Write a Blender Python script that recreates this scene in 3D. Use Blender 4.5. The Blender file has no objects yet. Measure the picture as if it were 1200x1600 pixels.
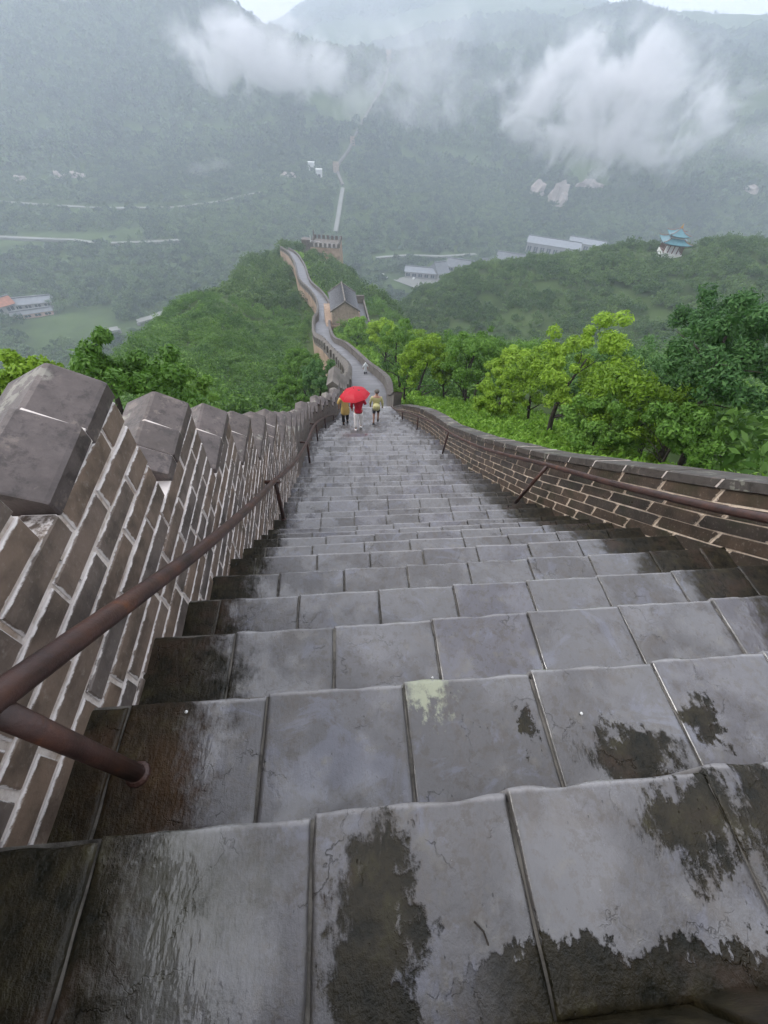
import bpy, bmesh, math, random
import numpy as np
from mathutils import Vector, Matrix, noise as mn
random.seed(7); rng = np.random.default_rng(7)
scn = bpy.context.scene
col = scn.collection
# ------------------------------------------------------------------ camera, sky, sun, exposure
FPX = 640.0                                    # focal length for a 1200 x 1600 picture
_dn = np.array([-39, -540, -FPX]); _dn /= np.linalg.norm(_dn)
_fw = np.array([-76, 770, -FPX]); _fw -= _dn * _fw.dot(_dn); _fw /= np.linalg.norm(_fw)
ROT = np.array([np.cross(_fw, -_dn), _fw, -_dn])     # rows = world axes in camera space
cam = bpy.data.cameras.new('camera'); camo = bpy.data.objects.new('camera', cam); col.objects.link(camo)
camo.matrix_world = Matrix(ROT.tolist()).to_4x4()
cam.sensor_fit = 'VERTICAL'; cam.sensor_height = 36; cam.sensor_width = 27
cam.lens = 36 * FPX / 1600; cam.clip_start = .05; cam.clip_end = 20000
scn.camera = camo

def ray(px, py):
    c = np.array([px - 600, 800 - py, -FPX]); return ROT @ (c / np.linalg.norm(c))

w = bpy.data.worlds.new("World"); scn.world = w; w.use_nodes = True
nt = w.node_tree; nt.nodes.clear()
wo = nt.nodes.new('ShaderNodeOutputWorld'); bg = nt.nodes.new('ShaderNodeBackground')
sky = nt.nodes.new('ShaderNodeTexSky'); sky.sky_type = 'NISHITA'; sky.sun_disc = False
SUN_EL, SUN_AZ = math.radians(42), math.radians(-75)
sky.sun_elevation = SUN_EL; sky.sun_rotation = SUN_AZ; sky.dust_density = 6; sky.air_density = 1
mixw = nt.nodes.new('ShaderNodeMix'); mixw.data_type = 'RGBA'; mixw.inputs[0].default_value = .86
tcw = nt.nodes.new('ShaderNodeTexCoord'); nw = nt.nodes.new('ShaderNodeTexNoise'); nw.inputs['Scale'].default_value = 3
nw.inputs['Detail'].default_value = 5
crw = nt.nodes.new('ShaderNodeValToRGB')
crw.color_ramp.elements[0].position = .3; crw.color_ramp.elements[0].color = (10.5, 10.9, 12.0, 1)
crw.color_ramp.elements[1].position = .7; crw.color_ramp.elements[1].color = (15.0, 15.2, 16.2, 1)
nt.links.new(tcw.outputs['Generated'], nw.inputs['Vector']); nt.links.new(nw.outputs[0], crw.inputs[0])
nt.links.new(sky.outputs[0], mixw.inputs[6]); nt.links.new(crw.outputs[0], mixw.inputs[7])
nt.links.new(mixw.outputs[2], bg.inputs[0]); nt.links.new(bg.outputs[0], wo.inputs[0])
bg.inputs[1].default_value = .10
sun = bpy.data.lights.new('sun', 'SUN'); sun.energy = 1.3; sun.angle = math.radians(20); sun.color = (1, .97, .93)
suno = bpy.data.objects.new('sun', sun); col.objects.link(suno)
suno.rotation_euler = (math.radians(90) - SUN_EL, 0, -SUN_AZ + math.pi)
scn.view_settings.view_transform = 'Standard'; scn.view_settings.look = 'None'
scn.view_settings.gamma = 1; scn.view_settings.exposure = 0.62; scn.view_settings.use_curve_mapping = False
cy = scn.cycles
cy.max_bounces = 6; cy.diffuse_bounces = 2; cy.glossy_bounces = 2; cy.transmission_bounces = 3; cy.transparent_max_bounces = 6
cy.volume_bounces = 2; cy.volume_step_rate = 1.0; cy.volume_max_steps = 48; cy.use_denoising = True
HAZE = .00056

# ------------------------------------------------------------------ mesh helpers
def link(o, parent=None):
    col.objects.link(o)
    if parent is not None: o.parent = parent
    return o
def mesh(name, vs, fs, mat, smooth=False):
    me = bpy.data.meshes.new(name); me.from_pydata([tuple(v) for v in vs], [], fs); me.update()
    if mat: me.materials.append(mat)
    if smooth: me.polygons.foreach_set('use_smooth', [True] * len(me.polygons))
    return me
def ob(name, me, parent=None, loc=None, rz=0):
    o = bpy.data.objects.new(name, me); link(o, parent)
    if loc is not None: o.location = loc
    if rz: o.rotation_euler[2] = rz
    return o
def tag(o, label=None, cat=None, group=None, kind=None):
    for k, v in (('label', label), ('category', cat), ('group', group), ('kind', kind)):
        if v: o[k] = v
    return o
def thing(name, label, cat, loc=(0, 0, 0), rz=0, group=None):
    o = bpy.data.objects.new(name, None); o.empty_display_size = .2; link(o); o.location = loc; o.rotation_euler[2] = rz
    return tag(o, label, cat, group)
class MB:
    def __init__(s): s.v = []; s.f = []
    def add(s, vs, fs):
        n = len(s.v); s.v += [tuple(v) for v in vs]; s.f += [tuple(i + n for i in f) for f in fs]
    def box(s, x0, x1, y0, y1, z0, z1):
        s.add([(x0, y0, z0), (x1, y0, z0), (x1, y1, z0), (x0, y1, z0), (x0, y0, z1), (x1, y0, z1), (x1, y1, z1), (x0, y1, z1)], BOXF)
    def rbox(s, c, sx, sy, sz, rz=0):
        ca, sa = math.cos(rz), math.sin(rz); vs = []
        for dz in (0, sz):
            for dx, dy in ((-sx, -sy), (sx, -sy), (sx, sy), (-sx, sy)):
                dx /= 2; dy /= 2
                vs.append((c[0] + dx * ca - dy * sa, c[1] + dx * sa + dy * ca, c[2] + dz))
        s.add(vs, BOXF)
    def tube(s, pts, r, n=10, cap=True):
        pts = [Vector(p) for p in pts]; rs = r if isinstance(r, (list, tuple)) else [r] * len(pts)
        b = len(s.v); up = None
        for i, p in enumerate(pts):
            d = (pts[min(i + 1, len(pts) - 1)] - pts[max(i - 1, 0)]).normalized()
            if up is None: up = d.orthogonal().normalized()
            else: up = (up - d * up.dot(d)).normalized()
            q = d.cross(up)
            for k in range(n):
                a = 2 * math.pi * k / n
                s.v.append(tuple(p + (up * math.cos(a) + q * math.sin(a)) * rs[i]))
        for i in range(len(pts) - 1):
            for k in range(n):
                a = b + i * n + k; c = b + i * n + (k + 1) % n
                s.f.append((a, c, c + n, a + n))
        if cap:
            s.f.append(tuple(b + k for k in range(n))[::-1]); s.f.append(tuple(b + (len(pts) - 1) * n + k for k in range(n)))
    def mesh(s, name, mat, smooth=False): return mesh(name, s.v, s.f, mat, smooth)
    def obj(s, name, mat, parent=None, smooth=False, loc=None): return ob(name, s.mesh(name, mat, smooth), parent, loc)
BOXF = [(0, 3, 2, 1), (4, 5, 6, 7), (0, 1, 5, 4), (1, 2, 6, 5), (2, 3, 7, 6), (3, 0, 4, 7)]

# ------------------------------------------------------------------ node helpers
class NT:
    def __init__(s, name, rough=.6, spec=.5):
        s.m = bpy.data.materials.new(name); s.m.use_nodes = True; s.t = s.m.node_tree
        s.b = s.t.nodes['Principled BSDF']; s.out = s.t.nodes['Material Output']
        s.b.inputs['Roughness'].default_value = rough; s.b.inputs['Specular IOR Level'].default_value = spec
    def n(s, t, **k):
        x = s.t.nodes.new(t)
        for a, v in k.items(): setattr(x, a, v)
        return x
    def l(s, a, b): s.t.links.new(a, b)
    def put(s, sock, v):
        if isinstance(v, (int, float)): sock.default_value = v
        elif isinstance(v, tuple): sock.default_value = v if len(v) == 4 or sock.type == 'VECTOR' else (*v, 1)
        else: s.l(v, sock)
    def math(s, op, a, b=0., c=None, clamp=False):
        x = s.n('ShaderNodeMath', operation=op, use_clamp=clamp); s.put(x.inputs[0], a); s.put(x.inputs[1], b)
        if c is not None: s.put(x.inputs[2], c)
        return x.outputs[0]
    def vmath(s, op, a, b=(0., 0., 0.)):
        x = s.n('ShaderNodeVectorMath', operation=op); s.put(x.inputs[0], a); s.put(x.inputs[1], b)
        return x.outputs['Value'] if op == 'LENGTH' else x.outputs[0]
    def pos(s): return s.n('ShaderNodeNewGeometry').outputs['Position']
    def objc(s): return s.n('ShaderNodeTexCoord').outputs['Object']
    def gen(s): return s.n('ShaderNodeTexCoord').outputs['Generated']
    def noise(s, vec, sc, det=4, rough=.55, dist=0, color=False):
        x = s.n('ShaderNodeTexNoise'); s.put(x.inputs['Vector'], vec); x.inputs['Scale'].default_value = sc
        x.inputs['Detail'].default_value = det; x.inputs['Roughness'].default_value = rough; x.inputs['Distortion'].default_value = dist
        return x.outputs['Color'] if color else x.outputs[0]
    def vor(s, vec, sc, feat='F1'):
        x = s.n('ShaderNodeTexVoronoi', feature=feat); s.put(x.inputs['Vector'], vec); x.inputs['Scale'].default_value = sc
        return x.outputs[0]
    def ramp(s, fac, *st, interp='LINEAR'):
        x = s.n('ShaderNodeValToRGB'); s.put(x.inputs[0], fac); e = x.color_ramp.elements; x.color_ramp.interpolation = interp
        while len(e) < len(st): e.new(.5)
        for i, (p, c) in enumerate(st):
            e[i].position = p; e[i].color = (*c, 1) if isinstance(c, tuple) else (c, c, c, 1)
        return x.outputs[0]
    def step(s, v, a, b):
        x = s.n('ShaderNodeMapRange', interpolation_type='SMOOTHSTEP'); s.put(x.inputs[0], v); x.inputs[1].default_value = a; x.inputs[2].default_value = b
        return x.outputs[0]
    def mix(s, f, a, b, blend='MIX'):
        x = s.n('ShaderNodeMix', data_type='RGBA', blend_type=blend); s.put(x.inputs[0], f); s.put(x.inputs[6], a); s.put(x.inputs[7], b)
        return x.outputs[2]
    def mixf(s, f, a, b):
        x = s.n('ShaderNodeMix', data_type='FLOAT'); s.put(x.inputs[0], f); s.put(x.inputs[2], a); s.put(x.inputs[3], b)
        return x.outputs[0]
    def bump(s, h, st, dist=.01, nrm=None):
        x = s.n('ShaderNodeBump'); s.put(x.inputs['Height'], h); s.put(x.inputs['Strength'], st); x.inputs['Distance'].default_value = dist
        if nrm is not None: s.l(nrm, x.inputs['Normal'])
        return x.outputs[0]
    def rnd(s): return s.n('ShaderNodeObjectInfo').outputs['Random']
    def sep(s, v):
        x = s.n('ShaderNodeSeparateXYZ'); s.l(v, x.inputs[0]); return x.outputs
    def base(s, v): s.put(s.b.inputs['Base Color'], v)
    def rough(s, v): s.put(s.b.inputs['Roughness'], v)
    def normal(s, v): s.l(v, s.b.inputs['Normal'])
def plain(name, c, rough=.7, var=.25, sc=4, spec=.4, bump=.3):
    t = NT(name, rough, spec); p = t.objc(); n = t.noise(p, sc, 5)
    t.base(t.ramp(n, (.3, tuple(x * (1 - var) for x in c)), (.7, tuple(x * (1 + var) for x in c))))
    if bump: t.normal(t.bump(t.noise(p, sc * 6, 4), bump, .02))
    return t.m

# ---- wet paving stone, stained where the gutters run and dark where reflections are painted into the colour
def stone_mat():
    t = NT('wet_stone', .3, .5); p = t.pos(); s = t.sep(p)
    n1 = t.noise(p, 3.2, 6, .6); n2 = t.noise(p, 14, 6, .65); n3 = t.noise(t.vmath('MULTIPLY', p, (60., 22., 60.)), 1, 5, .6)
    wob = t.math('MULTIPLY_ADD', n2, .34, t.math('MULTIPLY_ADD', n1, .5, -.42))
    left = t.step(t.math('ADD', t.math('MULTIPLY_ADD', s[1], .12, s[0]), t.math('MULTIPLY_ADD', n3, .12, t.math('MULTIPLY_ADD', wob, 1.0, -.06))), -.38, -.56)  # left gutter: moss plus the wall's dark reflection, both put in as colour
    right = t.step(t.math('ADD', t.math('MULTIPLY_ADD', s[1], -.05, s[0]), t.math('MULTIPLY', wob, 1.3)), 1.95, 2.18)
    near = t.step(s[1], 7., 3.); left = t.math('MULTIPLY', left, near); right = t.math('MULTIPLY', right, t.math('MULTIPLY', t.step(s[1], 9, 3), .92))
    dark = t.math('MAXIMUM', left, right)
    wv = t.vmath('MULTIPLY', t.vmath('SUBTRACT', t.noise(p, 7, 6, .7, color=True), (.5, .5, .5)), (.34, .42, .0))
    wv2 = t.vmath('MULTIPLY', t.vmath('SUBTRACT', t.noise(t.vmath('MULTIPLY', p, (70., 30., 30.)), 1, 3, .6, color=True), (.5, .5, .5)), (.05, .09, .0))
    pw = t.vmath('ADD', p, t.vmath('ADD', wv, wv2))
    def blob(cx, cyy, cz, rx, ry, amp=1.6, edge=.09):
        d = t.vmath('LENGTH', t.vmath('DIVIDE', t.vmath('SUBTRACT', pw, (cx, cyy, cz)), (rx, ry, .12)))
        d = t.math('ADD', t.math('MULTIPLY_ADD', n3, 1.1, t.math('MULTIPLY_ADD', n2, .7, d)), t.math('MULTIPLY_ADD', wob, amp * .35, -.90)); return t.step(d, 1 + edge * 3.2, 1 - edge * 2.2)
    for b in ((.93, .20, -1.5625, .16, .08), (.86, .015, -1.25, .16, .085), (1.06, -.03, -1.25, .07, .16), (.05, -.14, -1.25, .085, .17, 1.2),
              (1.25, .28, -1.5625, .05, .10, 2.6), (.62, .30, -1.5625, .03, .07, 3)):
        dark = t.math('MAXIMUM', dark, blob(*b))  # viewer's dark reflection painted onto the near treads
    strip = t.math('MULTIPLY', t.step(t.math('ADD', t.math('MULTIPLY_ADD', n3, .10, s[1]), t.math('MULTIPLY_ADD', wob, .5, -.05)), -.190, -.205), t.step(s[0], .1, .35))
    dark = t.math('MAXIMUM', dark, strip)  # strip along the riser foot is painted reflection too
    r = t.rnd()
    light = t.ramp(n1, (.25, (.058, .055, .056)), (.5, (.088, .084, .087)), (.75, (.125, .120, .127)))
    light = t.mix(t.math('MULTIPLY', r, .6), light, (.078, .074, .074), 'MIX')
    r2 = t.math('FRACT', t.math('MULTIPLY', r, 7.31)); light = t.mix(t.math('MULTIPLY', t.step(r2, .6, 1.), .35), light, (.10, .095, .125))
    n4 = t.noise(p, 130, 4, .7); light = t.mix(t.math('MULTIPLY', t.step(n4, .48, .70), t.math('MULTIPLY', t.step(n1, .42, .6), .55)), light, (.072, .066, .060)); light = t.mix(t.math('MULTIPLY', t.step(t.noise(p, 26, 7, .72), .50, .60), .65), light, (.062, .052, .043))
    light = t.mix(t.math('MULTIPLY', t.step(t.noise(p, 5.5, 7, .7, 1.2), .52, .66), .6), light, (.078, .066, .056)); light = t.mix(t.math('MULTIPLY', t.step(t.noise(t.vmath('ADD', p, (9., 4., 2.)), 4.2, 6, .7, .8), .54, .64), .5), light, (.13, .135, .17))
    crk = t.step(t.vor(t.vmath('ADD', p, t.vmath('MULTIPLY', t.noise(p, 11, 4, .6, color=True), (.16, .16, .1))), 4.5, 'DISTANCE_TO_EDGE'), .012, .003); crk = t.math('MULTIPLY', crk, t.step(n1, .50, .62)); light = t.mix(t.math('MULTIPLY', crk, .7), light, (.03, .027, .024))
    gg = t.sep(t.gen()); edge = t.math('MAXIMUM', t.math('MULTIPLY', t.step(t.math('MULTIPLY_ADD', n2, .05, gg[1]), .975, 1.01), .75), 0.)
    dedge = t.math('MINIMUM', t.math('MINIMUM', gg[0], t.math('SUBTRACT', 1, gg[0])), gg[1]); dedge = t.step(t.math('MULTIPLY_ADD', n2, -.05, dedge), .01, -.02)
    light = t.mix(t.math('MULTIPLY', dedge, .6), light, (.04, .036, .03)); light = t.mix(edge, light, (.24, .23, .23))
    light = t.mix(t.step(n2, .56, .72), light, (.10, .092, .082))
    # fine dark pitting and a few bright grains
    pit = t.step(t.vor(t.vmath('MULTIPLY', p, (1., .55, 1.)), 55), .13, .06)
    pit = t.math('MULTIPLY', pit, t.step(n2, .48, .62)); light = t.mix(pit, light, (.03, .03, .03))
    spk = t.step(t.vor(p, 38), .035, .02); spk = t.math('MULTIPLY', spk, t.step(n1, .45, .6)); light = t.mix(t.math('MULTIPLY', spk, .7), light, (.5, .5, .48))
    moss = t.ramp(n2, (.35, (.007, .007, .004)), (.55, (.022, .018, .010)), (.75, (.040, .036, .016)))
    moss = t.mix(t.step(n1, .52, .66), moss, (.034, .022, .014))
    # rust run below the post foot, pale lichen on one slab
    olive = blob(-.43, -.06, -1.25, .13, .17, 2.0, .5); light = t.mix(t.math('MULTIPLY', olive, .85), light, t.mix(n2, (.030, .030, .016), (.058, .054, .034)))
    rust = blob(-.58, .25, -1.5625, .12, .09, 1.5, .8); moss = t.mix(t.math('MULTIPLY', t.math('MULTIPLY', rust, n1), .75), moss, (.10, .045, .018))
    c = t.mix(dark, light, moss)  # moss tone colours the gutters and the painted reflections alike
    lich = blob(.27, .43, -1.5625, .07, .035, 2.4, .25); c = t.mix(t.math('MULTIPLY', lich, .7), c, (.34, .36, .24))
    t.base(c)
    film = t.step(t.math('ADD', t.noise(p, 2.1, 3), t.math('MULTIPLY', n2, .25)), .55, .70)
    rg = t.mixf(film, t.math('MULTIPLY_ADD', n2, .4, .26), .14); rg = t.mixf(dark, rg, .07); t.rough(rg)
    h = t.math('ADD', t.math('ADD', t.math('MULTIPLY', n3, .5), t.math('MULTIPLY', n4, .22)), t.math('MULTIPLY', n2, 1.1)); h = t.math('MULTIPLY_ADD', dark, -.5, h); h = t.math('SUBTRACT', h, t.math('ADD', t.math('MULTIPLY', pit, .6), crk))
    t.normal(t.bump(h, t.mixf(dark, t.mixf(film, .7, .35), .9), .008))
    t.put(t.b.inputs['Coat Weight'], t.mixf(film, .12, .6)); t.b.inputs['Coat Roughness'].default_value = .04; t.b.inputs['Coat IOR'].default_value = 1.7
    t.put(t.b.inputs['Specular IOR Level'], t.mixf(dark, .5, .22)); t.put(t.b.inputs['Coat Weight'], t.mixf(dark, t.mixf(film, .15, .7), .0))
    cn = t.bump(t.noise(t.vmath('MULTIPLY', p, (26., 12., 26.)), 1, 3), .25, .01); t.l(cn, t.b.inputs['Coat Normal'])
    return t.m
M = {}
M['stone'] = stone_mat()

def brick_mat(name, c1, c2, c3, mort, smear, rough=.55, moss=0.):
    t = NT(name, rough, .4); g = t.sep(t.gen()); p = t.pos(); r = t.rnd()
    n1 = t.noise(p, 7, 6, .6); n2 = t.noise(p, 45, 5, .6); n0 = t.noise(p, 1.3, 3)
    c = t.ramp(t.math('FRACT', t.math('ADD', r, t.math('MULTIPLY', n0, .3))), (0., c1), (.4, c2), (.7, c3), (1., c1))
    c = t.mix(t.step(n1, .35, .7), c, t.mix(.6, c, (.02, .018, .015)))
    c = t.mix(t.math('MULTIPLY', t.step(n2, .55, .75), .5), c, (.30, .26, .22))
    if moss: c = t.mix(t.math('MULTIPLY', t.step(t.noise(p, 2.7, 5), .5, .66), moss), c, (.03, .034, .016))
    # lime smeared over the arrises
    e = t.math('MINIMUM', t.math('MINIMUM', g[1], t.math('SUBTRACT', 1, g[1])), .5); e = t.math('MULTIPLY', e, 3.2)
    ez = t.math('MINIMUM', g[2], t.math('SUBTRACT', 1, g[2])); e = t.math('MINIMUM', e, ez)
    e = t.math('ADD', e, t.math('MULTIPLY_ADD', t.noise(p, 24, 5, .65), -.9 * smear, .45 * smear - .02))
    m = t.step(e, .045, .01); c = t.mix(m, c, t.mix(n1, mort, tuple(x * .6 for x in mort)))
    t.base(c); t.rough(t.mixf(m, t.math('MULTIPLY_ADD', n1, .4, rough - .2), .9))
    t.normal(t.bump(t.math('ADD', t.math('MULTIPLY', n2, .6), t.math('MULTIPLY', m, .6)), .6, .008))
    return t.m
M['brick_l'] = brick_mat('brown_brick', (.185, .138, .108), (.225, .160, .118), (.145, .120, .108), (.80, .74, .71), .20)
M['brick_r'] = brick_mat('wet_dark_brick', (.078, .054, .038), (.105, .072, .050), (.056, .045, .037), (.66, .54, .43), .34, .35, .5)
def mortar_mat(name, a, b):
    t = NT(name, .9, .2); p = t.pos(); n = t.noise(p, 9, 6, .65); t.base(t.ramp(n, (.32, b), (.55, a), (.8, tuple(x * .85 for x in a))))
    t.normal(t.bump(t.noise(p, 60, 5), .8, .006)); return t.m
M['mortar_l'] = mortar_mat('white_lime_mortar', (.74, .67, .62), (.36, .28, .22))
M['mortar_r'] = mortar_mat('beige_mortar', (.70, .58, .46), (.36, .28, .21))
M['joint'] = mortar_mat('paving_joint', (.13, .12, .105), (.025, .023, .02))
def coping_mat(name, a, b, lich):
    t = NT(name, .42, .5); p = t.pos(); n1 = t.noise(p, 5, 6, .6); n2 = t.noise(p, 30, 5)
    c = t.ramp(t.noise(p, 4, 8, .72), (.36, a), (.62, b)); c = t.mix(t.math('MULTIPLY', t.rnd(), .5), c, (.085, .066, .054)); c = t.mix(t.math('MULTIPLY', t.step(t.noise(p, 15, 7, .75), .5, .62), .6), c, tuple(x * .5 for x in a)); c = t.mix(t.math('MULTIPLY', t.step(t.noise(p, 9, 7, .7), .57, .66), .5), c, (.21, .17, .145))
    v = t.step(t.noise(p, 3.1, 2, .5), .60, .63); v2 = t.step(t.noise(p, 22, 5, .7), .46, .52)
    c = t.mix(t.math('MULTIPLY', t.math('MULTIPLY', v, v2), lich), c, (.42, .42, .34)); t.base(c)
    t.rough(t.math('MULTIPLY_ADD', n1, .4, .34)); t.normal(t.bump(t.math('ADD', n2, t.math('MULTIPLY', n1, 2.)), .35, .008)); return t.m
M['coping_l'] = coping_mat('slate_coping', (.052, .041, .038), (.120, .096, .090), .3)
M['coping_r'] = coping_mat('dark_coping', (.036, .031, .026), (.080, .072, .066), .3)
M['rust'] = (lambda: (lambda t, p: (t.base(t.ramp(t.noise(p, 9, 6, .65), (.34, (.026, .014, .012)), (.52, (.058, .028, .022)), (.62, (.075, .034, .024)), (.72, (.15, .055, .024)))), t.normal(t.bump(t.noise(p, 70, 6, .7), .7, .003)), t.m)[-1])(*(lambda t: (t, t.pos()))(NT('rusted_pipe', .42, .5))))()
M['path'] = (lambda t: (t.base(t.ramp(t.noise(t.vmath('MULTIPLY', t.pos(), (.5, 2.2, 1.)), .8, 6, .7), (.3, (.10, .10, .105)), (.7, (.19, .185, .195)))), t.m)[-1])(NT('pale_walkway', .42, .5))
M['farwall'] = plain('parapet_stone', (.13, .115, .10), .7, .4, 1.2)
M['tanwall'] = plain('tan_retaining_stone', (.30, .215, .155), .8, .35, .6)
M['tile'] = plain('grey_roof_tile', (.085, .085, .09), .5, .3, 2)
M['ground'] = (lambda t: (t.base(t.ramp(t.noise(t.pos(), .035, 6, .6), (.3, (.035, .055, .020)), (.55, (.060, .092, .030)), (.75, (.085, .115, .045)))), t.m)[-1])(NT('hillside_green', .9, .1))

def leaf_mat(name, c1, c2, c3, trans=.35, vary=.5, big=.4):
    t = NT(name, .5, .25); r = t.rnd(); g = t.n('ShaderNodeNewGeometry'); isl = g.outputs['Random Per Island']; p = g.outputs['Position']
    f = t.math('ADD', t.math('MULTIPLY', isl, .5), t.math('MULTIPLY', r, vary)); f = t.math('ADD', f, t.math('MULTIPLY_ADD', t.noise(p, .05, 3), .8, -.4)); f = t.math('ADD', f, t.math('MULTIPLY_ADD', t.noise(p, .0055, 4, .6), big, -.5 * big))
    c = t.ramp(f, (.1, c1), (.5, c2), (.95, c3)); t.base(c)
    if trans:
        tr = t.n('ShaderNodeBsdfTranslucent'); t.l(c, tr.inputs[0]); mx = t.n('ShaderNodeMixShader'); mx.inputs[0].default_value = trans
        t.l(t.b.outputs[0], mx.inputs[1]); t.l(tr.outputs[0], mx.inputs[2]); t.l(mx.outputs[0], t.out.inputs[0])
    return t.m
M['leaf_lime'] = leaf_mat('lime_leaf', (.12, .22, .018), (.23, .37, .034), (.34, .50, .065))
M['leaf_mid'] = leaf_mat('green_leaf', (.040, .105, .018), (.085, .18, .030), (.15, .26, .050))
M['leaf_dark'] = leaf_mat('dark_leaf', (.034, .092, .026), (.072, .165, .045), (.14, .25, .075))
M['leaf_fresh'] = leaf_mat('fresh_leaf', (.065, .15, .020), (.12, .24, .036), (.20, .35, .06))
M['forest'] = leaf_mat('forest_leaf', (.034, .078, .020), (.072, .135, .032), (.140, .22, .055), .2)
M['wood_near'] = leaf_mat('near_wood_leaf', (.045, .11, .022), (.095, .19, .034), (.17, .30, .055), .3)
M['forest_far'] = leaf_mat('far_forest_leaf', (.010, .030, .016), (.034, .072, .028), (.11, .17, .060), 0, .7, 1.7)
M['grass'] = leaf_mat('weed_leaf', (.10, .21, .025), (.20, .36, .045), (.30, .46, .08))
M['bark'] = plain('bark', (.035, .028, .022), .9, .4, 12)

# ------------------------------------------------------------------ stair profile
R_ = .3125
NOS = [-.60 - .4 * i for i in range(5, -1, -1)] + [-.278] + [d * 1.25 for d in (.08, .39, .70, .985, 1.27, 1.55, 1.81, 2.07, 2.31, 2.56, 2.89, 3.18, 3.57, 3.88, 4.29, 4.63, 5.02, 5.33, 5.78, 6.21, 6.65, 7.05, 7.54, 8.03, 8.48, 8.92, 9.37, 9.81)]
K0 = -7
while NOS[-1] < 17.6: NOS.append(NOS[-1] + .57)
NK = len(NOS)
def zk(k): return -1.25 - R_ * k
def stair_z(y):
    for i, yn in enumerate(NOS):
        if y < yn: return zk(K0 + i)
    return zk(K0 + NK)
def stair_zs(y):      # smooth line of the nosings
    return float(np.interp(y, [-3.0] + NOS, [zk(K0)] + [zk(K0 + i) for i in range(NK)]))
def xl(y): return float(np.interp(y, [-3, .5, 4, 8.5, 11.5, 13.5, 15, 17.6], [-.88, -.90, -1.03, -1.15, -1.12, -.8, -.42, -.30]))
def xr(y): return float(np.interp(y, [-3, 2, 9, 11, 13, 15, 17.6], [2.95, 2.9, 2.95, 2.9, 2.7, 2.45, 2.4]))

# ------------------------------------------------------------------ walkway beyond the stair (centre x, y, z)
PATH = [(1.05, NOS[-1], zk(K0 + NK - 1)), (1.5, 25, -17.6), (2.0, 33, -21.2), (1.0, 46, -27.2), (-1.4, 58, -31.2), (-3.4, 70, -36.4), (-4.6, 85, -42.0), (-5.0, 95, -45.0), (-4.8, 105, -48.4), (-5.6, 120, -51.8),
        (-8.0, 131, -53.2), (-12.0, 144, -55.2), (-14.0, 156, -56.4), (-15.6, 170, -59.6), (-17.5, 182, -62), (-20.6, 195, -63.5), (-25.8, 211, -66.6)]
def catmull(P, n):
    P = [np.array(p, float) for p in P]; out = []
    for i in range(len(P) - 1):
        p0 = P[max(i - 1, 0)]; p1 = P[i]; p2 = P[i + 1]; p3 = P[min(i + 2, len(P) - 1)]
        for k in range(n):
            u = k / n; out.append(.5 * ((2 * p1) + (-p0 + p2) * u + (2 * p0 - 5 * p1 + 4 * p2 - p3) * u * u + (-p0 + 3 * p1 - 3 * p2 + p3) * u ** 3))
    out.append(P[-1]); return np.array(out)
PC = catmull(PATH, 12)
near_line = np.array([((xl(y) + xr(y)) / 2, y, stair_zs(y)) for y in np.linspace(-3, 17, 60)])
ALLP = np.vstack([near_line, PC])

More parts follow.
